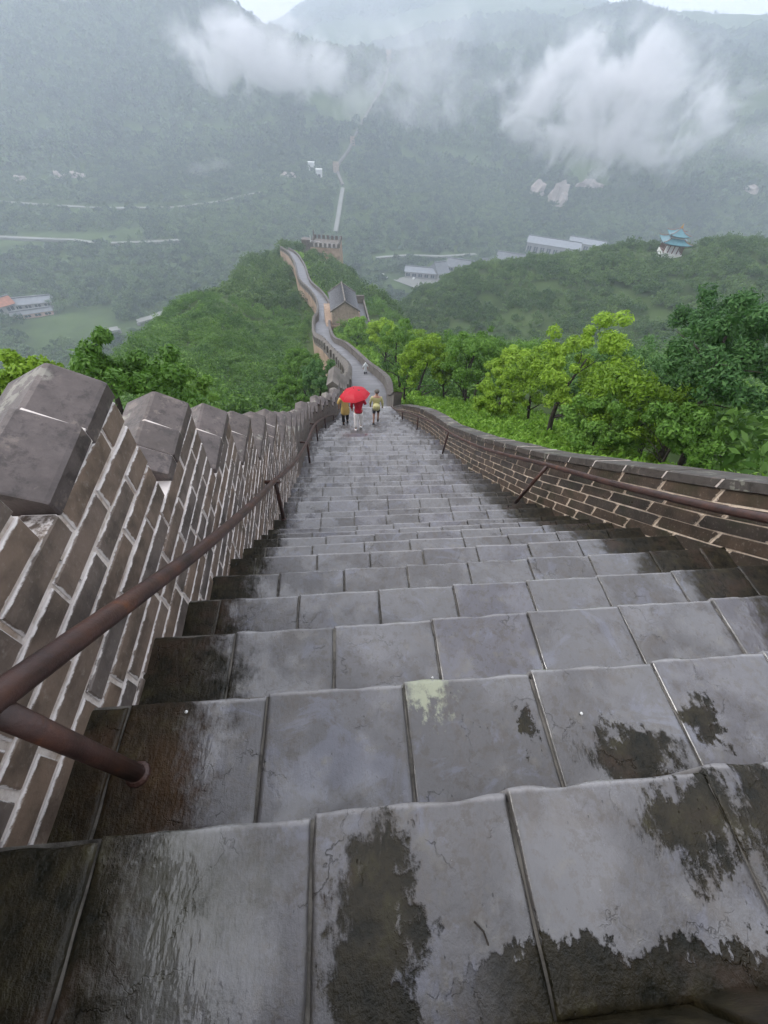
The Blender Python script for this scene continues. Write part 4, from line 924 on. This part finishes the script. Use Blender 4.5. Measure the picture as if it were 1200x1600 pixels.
# red seed heads on the dark tree
# left trees behind the brick parapet
for i, (lab, px, pb, ptp, D, rp_, mat) in enumerate([('leafy green tree showing above the first gabled merlons at left', 185, 700, 528, 7.2, 118, MD), ('green bush at the left edge behind the first big coping block', 15, 760, 562, 6.2, 92, LM),
     ('small bushy green tree right of the leafy tree, over the second gabled merlon', 275, 740, 580, 8.4, 62, MD),
     ('dense dark round tree where the brown brick parapet bends, left of the red umbrella', 500, 625, 565, 26, 36, DK), ('small light green bush below the bend of the left parapet', 455, 625, 590, 24, 30, MD), ('mid-green tree hugging the tan masonry of the far parapet', 470, 590, 545, 38, 34, MD)]):
    b0 = at(px, ptp + .4 * (min(pb, 660) - ptp), D); tp = at(px, ptp, D); g = h1(b0[0], b0[1]); dep = -(ROT.T @ tp)[2]; R = rp_ * dep / FPX; hg = max(tp[2] - g, R * 1.6)
    tree('broadleaf_tree', lab, b0[0], b0[1], tp[2] - hg, hg, R, mat, 15000, .036 + .0016 * D, 80 + i, .95, None, 0, 55, 1)

# woods: one object of points, crowns set on them
proto = bpy.data.collections.new('wood_crowns')         # source shapes only
def crown_proto(i, n, size, mat, squash, clumps, low=-.1):
    V = leaf_cloud(n, 1., size, squash, clumps, 200 + i, low=low, spread=.36); o = bpy.data.objects.new('crown_%02d' % i, cloud_mesh('crown', V, mat)); proto_c = bpy.data.collections.new('c'); return o
def scatter(name, label, pts, scl, mat, n, size, kinds=4, squash=.8, clumps=16, low=-.1, tilt=0.):
    pc = bpy.data.collections.new('source_' + name)
    for i in range(kinds): pc.objects.link(crown_proto(i, n, size, mat, squash, clumps, low))
    me = bpy.data.meshes.new(name); me.from_pydata(pts.tolist(), [], [])
    at_ = me.attributes.new('size', 'FLOAT_VECTOR', 'POINT'); at_.data.foreach_set('vector', scl.astype(np.float32).ravel())
    o = ob(name, me); tag(o, label, kind='stuff')
    g = bpy.data.node_groups.new(name, 'GeometryNodeTree'); g.interface.new_socket('Geometry', in_out='INPUT', socket_type='NodeSocketGeometry'); g.interface.new_socket('Geometry', in_out='OUTPUT', socket_type='NodeSocketGeometry')
    gi = g.nodes.new('NodeGroupInput'); go = g.nodes.new('NodeGroupOutput'); ip = g.nodes.new('GeometryNodeInstanceOnPoints'); ci = g.nodes.new('GeometryNodeCollectionInfo')
    ci.inputs['Collection'].default_value = pc; ci.inputs['Separate Children'].default_value = True; ci.inputs['Reset Children'].default_value = True
    ip.inputs['Pick Instance'].default_value = True
    ri = g.nodes.new('FunctionNodeRandomValue'); ri.data_type = 'INT'; ri.inputs['Min'].default_value = 0; ri.inputs['Max'].default_value = kinds - 1
    rr = g.nodes.new('FunctionNodeRandomValue'); rr.data_type = 'FLOAT_VECTOR'; rr.inputs['Min'].default_value = (-tilt, -tilt, 0); rr.inputs['Max'].default_value = (tilt, tilt, 6.283)
    na = g.nodes.new('GeometryNodeInputNamedAttribute'); na.data_type = 'FLOAT_VECTOR'; na.inputs['Name'].default_value = 'size'
    L_ = g.links.new; L_(gi.outputs[0], ip.inputs['Points']); L_(ci.outputs[0], ip.inputs['Instance']); L_(ri.outputs[2], ip.inputs['Instance Index']); L_(rr.outputs[0], ip.inputs['Rotation']); L_(na.outputs[0], ip.inputs['Scale']); L_(ip.outputs[0], go.inputs[0])
    md = o.modifiers.new('scatter', 'NODES'); md.node_group = g; return o
def polar_pts(D0, D1, az0, az1, dens, keep=None):
    area = math.radians(az1 - az0) * (D1**2 - D0**2) / 2; n = int(area * dens)
    D = np.sqrt(rng.uniform(D0**2, D1**2, n)); a = np.radians(rng.uniform(az0, az1, n)); return D * np.sin(a), D * np.cos(a)
EXC = []      # (x, y, radius) circles kept clear
for P in ROADS:
    for q in P: EXC.append((q[0], q[1], 9 if P is not FORE else 24))
for o in list(col.objects):
    if o.type == 'EMPTY' and o.get('category') in ('hall', 'house', 'shed', 'tower', 'car') and o.location.y > 250: EXC.append((o.location.x, o.location.y + 5, 17 if o.get('category') in ('hall', 'house', 'shed') else 8))
EXC = np.array(EXC)
FULL = np.array(ALLP)
def clear(x, y, lo=3.4, hi=4.2):
    ok = np.ones(len(x), bool)
    for c in EXC: ok &= (x - c[0])**2 + (y - c[1])**2 > c[2]**2
    m = np.hypot(x, y) < 300
    d = np.full(len(x), 1e9)
    for p in FULL[::1]: d[m] = np.minimum(d[m], np.hypot(x[m] - p[0], y[m] - p[1]))
    ok &= d > hi
    ok &= ~((np.abs(x - .6) < 9) & (y > 89) & (y < 109)) & ~((np.abs(x + 7.5) < 11) & (y > 203) & (y < 243)) & ~(np.hypot(x - PX, y - PY) < 12)
    return ok
def patchy(x, y, sc, seed): return vnoise(x / sc, y / sc, seed) * .6 + vnoise(x / sc * 2.3, y / sc * 2.3, seed + 1) * .4
def wood(name, label, D0, D1, az0, az1, dens, r0, r1, mat, n, size, mask=None, **k):
    x, y = polar_pts(D0, D1, az0, az1, dens); ok = clear(x, y)
    if mask is not None: ok &= mask(x, y)
    x, y = x[ok], y[ok]; z = H(x, y); s = rng.uniform(r0, r1, len(x)) * (.75 + .6 * patchy(x, y, 40, 77)); sc = np.stack([s, s, s * rng.uniform(.8, 1.35, len(x))], 1)
    z += s * .6; print(name, len(x)); return scatter(name, label, np.stack([x, y, z], 1), sc, mat, n, size, **k)
def meadow(x, y):
    a = np.degrees(np.arctan2(x, y)); D = np.hypot(x, y)
    g = (a > -37) & (a < -27.5) & (D > 395) & (D < 462) & (vnoise(x / 25, y / 25, 5) > .12)
    g2 = (a < -22) & (D > 640) & (D < 655 + 40 * vnoise(x / 60, y / 60, 8)); return ~(g | g2)
def gully(x, y):
    v = ridged(x, y, 170., 21, 3); return v < .76 + .12 * vnoise(x / 90, y / 90, 31)
def nearmask(x, y): return ~((y < 26) & (x > 2) & (x < 7 + .25 * y)) & ~((x < 0) & (y < 11)) & ~((x > 0) & (np.hypot(x, y) < 24) & (x < y * .8))
wood('near_woods', 'dense green trees and scrub on the ridge slopes nearest the wall', 8, 125, -58, 58, .17, 1.0, 2.1, M['wood_near'], 700, .075, nearmask, kinds=5, clumps=18)
wood('ridge_woods', 'dark green woods over the spur and the pavilion hill', 125, 330, -55, 56, .105, 1.5, 3.0, M['forest'], 400, .105, None, kinds=4, clumps=14)
wood('valley_woods', 'green woods filling the valley floor and foothills', 330, 900, -50, 52, .030, 2.6, 5.2, M['forest_far'], 220, .15, meadow, kinds=4, clumps=12)
wood('mountain_woods', 'misty woods over the mountain sides', 900, 1750, -48, 50, .0120, 5, 9, M['forest_far'], 90, .26, gully, kinds=3, clumps=10)
wood('far_mountain_woods', 'faint woods on the farthest range', 2100, 2750, -20, 45, .0035, 8, 14, M['forest_far'], 60, .3, None, kinds=3, clumps=10)
# weeds behind the right parapet
x = []; y = []
for q in range(5200):
    s = rng.uniform(.5, 24); x.append(xr(min(s, 17)) + .5 + rng.uniform(0, 1) ** 1.2 * (4.2 + .12 * s)); y.append(s)
x = np.array(x); y = np.array(y); z = H(x, y); s = rng.uniform(.14, .34, len(x))
scatter('weeds', 'bright green weeds and grass growing along the outside of the right parapet', np.stack([x, y, z + .08], 1), np.stack([s, s, s * 1.3], 1), M['grass'], 130, .20, kinds=4, squash=.9, clumps=9, low=0., tilt=.3)
x = []; y = []; z = []
for q in range(1500):
    i = rng.integers(2, len(PC) - 2); d = rng.uniform(1.9, 6); T1 = PC[i + 1] - PC[i - 1]; T1 /= np.hypot(T1[0], T1[1]); x.append(PC[i][0] + T1[1] * d + rng.uniform(-.8, .8)); y.append(PC[i][1] - T1[0] * d + rng.uniform(-.8, .8))
x = np.array(x); y = np.array(y); ok = ~((np.abs(x - .6) < 7.5) & (y > 90) & (y < 108)); x = x[ok]; y = y[ok]; z = H(x, y); s = rng.uniform(.3, .8, len(x))
scatter('verge_weeds', 'light green scrub along the right side of the far walkway', np.stack([x, y, z + .2], 1), np.stack([s, s, s], 1), M['grass'], 90, .26, kinds=3, clumps=9, low=0.)

# ------------------------------------------------------------------ people
def skin(name, verts, edges, rad, mat, parent, sub=2):
    me = bpy.data.meshes.new(name); me.from_pydata(verts, edges, []); me.update(); o = ob(name, me)
    sk = o.modifiers.new('s', 'SKIN'); sk.use_smooth_shade = True; o.modifiers.new('u', 'SUBSURF').levels = sub; o.modifiers['u'].render_levels = sub
    for i, r in enumerate(rad):
        d = me.skin_vertices[0].data[i]; d.radius = r if isinstance(r, tuple) else (r, r); d.use_root = (i == 0)
    dg = bpy.context.evaluated_depsgraph_get(); dg.update(); m2 = bpy.data.meshes.new_from_object(o.evaluated_get(dg)); bpy.data.objects.remove(o)
    m2.materials.clear(); m2.materials.append(mat); m2.polygons.foreach_set('use_smooth', [True] * len(m2.polygons)); return ob(name, m2, parent)
cl = lambda n, c, r=.7: plain(n, c, r, .12, 6, bump=.2)
M['skin'] = cl('skin_tone', (.42, .25, .18), .5); M['hair'] = cl('black_hair', (.02, .018, .016), .5)
def person(label, x, y, S, yaw, top, bottom, shoe, cap=None, stride=.16, arms='down', shorts=False, legs=None, poncho=None):
    z = stair_z(y) if y < NOS[-1] else float(np.interp(y, PC[:, 1], PC[:, 2])); t = thing('person', label, 'person', (x, y, z + .005), yaw)
    # body: pelvis, spine, neck, head, arms, legs in one skin. facing +y
    st_ = stride; drop = -.0
    V = [(0, 0, .90), (0, .01, 1.12), (0, 0, 1.34), (0, .02, 1.46), (0, .04, 1.56), (0, .05, 1.66),
         (.09, 0, .86), (.10, st_ * .7, .48), (.10, st_, .09), (.10, st_ + .14, .035), (-.09, 0, .86), (-.10, -st_ * .3, .48), (-.10, -st_ * 1.1, .10), (-.10, -st_ * 1.1 + .14, .04)]
    if arms == 'hold': A = [(.19, 0, 1.38), (.27, .05, 1.14), (.17, .25, 1.22), (.14, .30, 1.30), (-.19, 0, 1.38), (-.26, 0, 1.12), (-.24, .10, .90), (-.235, .12, .82)]
    else: A = [(.19, 0, 1.38), (.27, -.03, 1.12), (.28, .06, .88), (.275, .09, .80), (-.19, 0, 1.38), (-.27, 0, 1.12), (-.27, .10, .88), (-.265, .13, .80)]
    V += A; V = [(a * S, b_ * S, c * S) for a, b_, c in V]
    E = [(0, 1), (1, 2), (2, 3), (3, 4), (4, 5), (0, 6), (6, 7), (7, 8), (8, 9), (0, 10), (10, 11), (11, 12), (12, 13), (2, 14), (14, 15), (15, 16), (16, 17), (2, 18), (18, 19), (19, 20), (20, 21)]
    Rr_ = [(.15, .11), (.13, .10), (.16, .11), .055, (.075, .09), (.075, .09), .09, .058, .04, .036, .09, .058, .04, .036, .06, .043, .032, .034, .06, .043, .032, .034]
    Rr_ = [(r[0] * S, r[1] * S) if isinstance(r, tuple) else r * S for r in Rr_]
    skin('body', V, E, Rr_, M['skin'] if legs is None else legs, t)
    # clothes: shells over the same bones
    g = 1.22
    if poncho is None:
        skin('shirt', [V[1], (0, 0, .76 * S)] + [V[i] for i in (2, 14, 15, 16, 18, 19, 20)], [(0, 1), (0, 2), (2, 3), (3, 4), (4, 5), (2, 6), (6, 7), (7, 8)], [(.155 * S, .125 * S), (.19 * S, .15 * S), (.19 * S, .13 * S), .075 * S, .058 * S, .046 * S, .075 * S, .058 * S, .046 * S], top, t)
    else:
        skin('rain_poncho', [(0, 0, 1.16 * S), (0, 0, 1.42 * S), (0, .02 * S, 1.55 * S), (0, .03 * S, 1.72 * S), (0, 0, .90 * S), (0, -.01 * S, .50 * S), (.2 * S, 0, 1.36 * S), (.30 * S, .05 * S, 1.05 * S), (-.2 * S, 0, 1.36 * S), (-.30 * S, .05 * S, 1.05 * S)],
             [(0, 1), (1, 2), (2, 3), (0, 4), (4, 5), (1, 6), (6, 7), (1, 8), (8, 9)], [(.19 * S, .14 * S), (.17 * S, .13 * S), (.10 * S, .11 * S), (.09 * S, .11 * S), (.21 * S, .16 * S), (.235 * S, .19 * S), .085 * S, .09 * S, .085 * S, .09 * S], poncho, t)
    kn = 1.0
    for s_, a, b2, c in ((1, 6, 7, 8), (-1, 10, 11, 12)):
        pa, pb, pc_ = (Vector(V[q]) for q in (a, b2, c)); 
        if shorts: pts = [pa, pa.lerp(pb, .9)]; rs = [.115 * S, .085 * S]
        else: pts = [pa, pb, pb.lerp(pc_, .9)]; rs = [.115 * S, .085 * S, .075 * S]
        skin('trouser_leg', [tuple(p) for p in pts], [(i, i + 1) for i in range(len(pts) - 1)], rs, bottom, t, 1)
        sh = MB(); p = V[c]; f_ = Vector(V[c + 1]); sh.tube([(p[0], p[1] - .07 * S, .045 * S + (p[2] - .09 * S) * 0 + .0), (p[0], p[1] + .04 * S, .055 * S), (p[0], f_[1] + .05 * S, .035 * S)], [.045 * S, .052 * S, .03 * S], 8); sh.obj('shoe', shoe, t, True)
    if poncho is None:
        bm = bmesh.new(); bmesh.ops.create_uvsphere(bm, u_segments=14, v_segments=9, radius=.108 * S)
        for v in bm.verts:
            if v.co.z < -.03 * S and v.co.y > 0: v.co.z = -.02 * S
        me = bpy.data.meshes.new('hair'); bm.to_mesh(me); bm.free(); me.materials.append(cap or M['hair']); me.polygons.foreach_set('use_smooth', [True] * len(me.polygons))
        ob('cap' if cap else 'hair', me, t, (0, .032 * S, 1.668 * S))
        fc = MB()      # face: nose, eyes, mouth, ears
        y0 = .135 * S; 
        fc.add([(-.012 * S, y0, 1.60 * S), (.012 * S, y0, 1.60 * S), (0, y0 + .024 * S, 1.60 * S), (0, y0, 1.65 * S)], [(0, 1, 2), (0, 2, 3), (1, 3, 2)])
        for sx in (-.1, .1): fc.tube([(sx * S, .04 * S, 1.60 * S), (sx * S, .045 * S, 1.64 * S)], .014 * S, 6)
        fc.obj('face_features', M['skin'], t)
        ey = MB()
        for sx in (-.032, .032): ey.tube([((sx - .010) * S, y0 - .004, 1.632 * S), ((sx + .010) * S, y0 - .004, 1.632 * S)], .007 * S, 6)
        ey.tube([(-.022 * S, y0 - .006, 1.572 * S), (.022 * S, y0 - .006, 1.572 * S)], .005 * S, 6); ey.obj('eyes_and_mouth', M['hair'], t)
    for hx, i in ((1, 17), (-1, 21)):
        p = Vector(V[i]); hb = MB()
        for q in range(4): hb.tube([p + Vector(((q - 1.5) * .017 * S, .0, 0)), p + Vector(((q - 1.5) * .019 * S, .015 * S, -.045 * S)), p + Vector(((q - 1.5) * .018 * S, .035 * S, -(.075 - .006 * abs(q - 1.5)) * S))], [.011 * S, .010 * S, .007 * S], 5)
        hb.tube([p, p + Vector((-hx * .035 * S, .03 * S, -.03 * S))], [.012 * S, .008 * S], 5); hb.obj('hand', M['skin'], t, True)
    return t
RED = cl('red_shirt', (.42, .012, .030)); WHT = cl('white_trousers', (.80, .78, .76)); BLK = cl('black_shoes', (.02, .02, .02)); YEL = cl('yellow_raincoat', (.52, .37, .13), .35)
OLV = cl('pale_olive_raincoat', (.42, .40, .19), .4); DRK = cl('dark_cap', (.10, .085, .075)); NAV = cl('dark_shorts', (.05, .05, .055)); CLR = cl('clear_white_raincoat', (.62, .64, .64), .3)
def on_stairs(px, py):
    r = ray(px, py)
    for q in np.arange(2, 17.5, .02):
        if r[2] / r[1] * q < stair_z(q): return r[0] / r[1] * q, q
    return 0, 15
rx, ry = on_stairs(560, 671)
pr = person('person in red shirt and white trousers walking down under the red umbrella, seen from behind', rx, ry, .93, math.radians(-2), RED, WHT, WHT, None, .10, 'hold')
yx, yy_ = on_stairs(540, 662)
person('person in long hooded yellow raincoat left of the red umbrella', yx, yy_, .86, math.radians(6), YEL, BLK, BLK, None, .10, 'down', False, None, YEL)
gx_, gy_ = on_stairs(587, 661)
pg = person('person in pale olive raincoat, dark cap and shorts walking right of the red umbrella', gx_, gy_, .86, math.radians(-4), OLV, NAV, BLK, DRK, .13, 'down', True)
bp = skin('backpack_cover', [(0, -.19, 1.22 * .86), (0, -.20, 1.0 * .86), (0, -.17, .86 * .86)], [(0, 1), (1, 2)], [(.15, .12), (.17, .15), (.13, .10)], OLV, None)
bp.location = pg.location; bp.rotation_euler = pg.rotation_euler; tag(bp, 'rounded backpack under the pale olive rain cover of the person in dark cap', 'backpack')
# umbrella
ur = thing('umbrella', 'open bright red umbrella held over the person in red', 'umbrella', (rx - .12, ry + .10, pr.location.z + 1.38), 0)
ur.rotation_euler = (math.radians(-7), math.radians(-8), 0)
b = MB(); n = 8; rings = 7; sub_ = 3; m = n * sub_; Ru = .54
for j in range(1, rings + 1):
    v = j / rings; r = Ru * math.sin(v * 1.25) / math.sin(1.25); z = .26 * (math.cos(v * 1.25) - math.cos(1.25)) / (1 - math.cos(1.25))
    for i in range(m):
        a = 2 * math.pi * i / m; c_ = (i % sub_) / sub_; sag = math.sin(math.pi * c_); rr = r * (1 - .07 * sag * v); b.v.append((rr * math.cos(a), rr * math.sin(a), z - .02 * sag * v * 1. + (.02 * sag if j == rings else 0)))
b.v.append((0, 0, .262)); top_ = len(b.v) - 1
for i in range(m): b.f.append((i, (i + 1) % m, top_))
for j in range(rings - 1):
    for i in range(m): b.f.append((j * m + i, (j + 1) * m + i, (j + 1) * m + (i + 1) % m, j * m + (i + 1) % m))
ro = NT('red_umbrella_cloth', .45, .4); ro.base((.62, .015, .035)); tr = ro.n('ShaderNodeBsdfTranslucent'); tr.inputs[0].default_value = (.75, .03, .05, 1); mx = ro.n('ShaderNodeMixShader'); mx.inputs[0].default_value = .4
ro.l(ro.b.outputs[0], mx.inputs[1]); ro.l(tr.outputs[0], mx.inputs[2]); ro.l(mx.outputs[0], ro.out.inputs[0])
cn_ = b.obj('canopy', ro.m, ur, False)
b = MB(); b.tube([(0, 0, .31), (0, 0, -.42)], .008, 6); b.obj('shaft', BLK, ur)
b = MB(); b.tube([(0, 0, -.42), (0, 0, -.50), (.02, 0, -.53), (.05, 0, -.52)], .013, 6); b.obj('handle', BLK, ur)
for i in range(n):
    a = 2 * math.pi * i / n; b = MB(); P = []
    for j in range(1, rings + 1):
        v = j / rings; P.append((Ru * math.sin(v * 1.25) / math.sin(1.25) * math.cos(a), Ru * math.sin(v * 1.25) / math.sin(1.25) * math.sin(a), .26 * (math.cos(v * 1.25) - math.cos(1.25)) / (1 - math.cos(1.25)) - .006))
    b.tube(P, .004, 4); b.obj('rib', BLK, ur)
# white raincoat person on the far walkway, people by the beacon tower
i = int(np.argmin(np.abs(PC[:, 1] - 42))); p = PC[i]
t = person('person in white transparent raincoat on the far walkway by the right parapet', p[0] + .75, p[1], .95, 0, CLR, BLK, BLK, None, .12, 'down', False, None, CLR); t.location.z = p[2] - .25
for i, (px, py, Dv, lab, mt) in enumerate([(482, 382, 226, 'small figure in white left of the beacon tower ramp', CLR), (486, 384, 225, 'second small figure in white beside the tower ramp', CLR), (495, 378, 231, 'small dark figure on the tower ramp', BLK), (500, 377, 231, 'small figure in grey on the tower ramp', NAV)]):
    q = at(px, py, Dv); zb = (-80 + 5.2) if i > 1 else h1(q[0], q[1])
    q = at(px, py, Dv); t = thing('person', lab, 'person', (q[0], 236 - 1 + .3 * i if i > 1 else q[1], zb), 0, 'visitors at the beacon tower')
    skin('body', [(0, 0, 1.0), (0, 0, 1.4), (0, 0, 1.68), (.09, 0, .5), (.09, 0, .05), (-.09, 0, .5), (-.09, 0, .05), (.25, 0, 1.0), (-.25, 0, 1.0)], [(0, 1), (1, 2), (0, 3), (3, 4), (0, 5), (5, 6), (1, 7), (1, 8)], [.19, .18, .11, .1, .07, .1, .07, .06, .06], mt, t, 1)
# litter and a dropped twig on the steps
tw = MB(); tw.tube([(.245, -.125, -1.243), (.262, -.142, -1.242), (.268, -.163, -1.243)], .0022, 5); tag(tw.obj('twig', M['bark']), 'short dark twig lying on the nearest wet slab', 'twig')
for i, (x_, y_, z_, lab) in enumerate([(.81, .335, -1.56, 'small white pebble left of the round dark painted reflection'), (.35, .59, -1.87, 'white grit speck on the third step'), (-.58, .43, -1.56, 'white grit speck above the rusty post foot')]):
    bm = bmesh.new(); bmesh.ops.create_icosphere(bm, subdivisions=1, radius=.006); me = bpy.data.meshes.new('pebble'); bm.to_mesh(me); bm.free(); me.materials.append(M['white']); tag(ob('pebble', me, None, (x_, y_, z_ + .004)), lab, 'pebble')

# ------------------------------------------------------------------ haze and low cloud
hz = MB(); hz.box(-3300, 3300, -60, 3250, -330, 330) ; hzo = hz.obj('haze', None); tag(hzo, kind='stuff')
hm = bpy.data.materials.new('thin_haze'); hm.use_nodes = True; t_ = hm.node_tree; t_.nodes.clear(); o_ = t_.nodes.new('ShaderNodeOutputMaterial'); v_ = t_.nodes.new('ShaderNodeVolumePrincipled')
v_.inputs['Color'].default_value = (.80, .885, 1, 1); v_.inputs['Density'].default_value = HAZE; v_.inputs['Anisotropy'].default_value = .25; t_.links.new(v_.outputs[0], o_.inputs['Volume']); hzo.data.materials.append(hm)
def low_cloud(name, label, px, py, D, w_, h_, d_, dens, seed, lo, hi, sc=2.2):
    c = at(px, py, D); bm = bmesh.new(); bmesh.ops.create_icosphere(bm, subdivisions=3, radius=1); me = bpy.data.meshes.new(name); bm.to_mesh(me); bm.free()
    o = ob(name, me, None, tuple(c), facing(c)); o.scale = (w_ / 2, d_ / 2, h_ / 2); tag(o, label, kind='stuff')
    m_ = bpy.data.materials.new(name); m_.use_nodes = True; T = NT.__new__(NT); T.m = m_; T.t = m_.node_tree; T.t.nodes.clear(); T.out = T.t.nodes.new('ShaderNodeOutputMaterial')
    v = T.n('ShaderNodeVolumePrincipled'); v.inputs['Color'].default_value = (.99, .985, 1, 1); v.inputs['Anisotropy'].default_value = .1
    p = T.objc(); q = T.vmath('ADD', T.vmath('MULTIPLY', p, (w_ / 200, d_ / 200, h_ / 200)), (seed * 7., seed * 3., 0.))
    n1 = T.noise(q, sc * .9, 8, .63, .5); r = T.vmath('LENGTH', p); f = T.step(r, 1., .25)
    den = T.step(T.math('MULTIPLY', T.math('ADD', n1, -.10), T.math('MULTIPLY_ADD', f, .9, .35)), lo, hi); den = T.math('MULTIPLY', T.math('MULTIPLY', den, T.step(r, .98, .7)), dens)
    T.l(den, v.inputs['Density']); T.l(v.outputs[0], T.out.inputs['Volume']); me.materials.append(m_)
    m_.cycles.volume_step_rate = 1.0
    return o
low_cloud('low_cloud', 'large bright low cloud over the right-hand mountain side', 960, 165, 860, 560, 270, 160, .042, 1, .33, .58)
low_cloud('low_cloud', 'bright torn low cloud in front of the left mountain crest', 410, 85, 900, 440, 170, 130, .036, 2, .33, .58)
low_cloud('low_cloud', 'thin mist wisps above the mountain wall', 650, 130, 1000, 560, 300, 150, .010, 3, .32, .60)
low_cloud('low_cloud', 'faint mist scrap low on the left slope', 335, 270, 830, 130, 60, 60, .007, 4, .25, .5)
low_cloud('low_cloud', 'faint mist at the right edge of the mountain', 1190, 225, 950, 220, 70, 80, .006, 5, .25, .5)
low_cloud('low_cloud', 'high thin mist veiling the mountain tops', 700, 25, 1350, 1900, 190, 200, .0012, 6, .2, .6, 1.2)
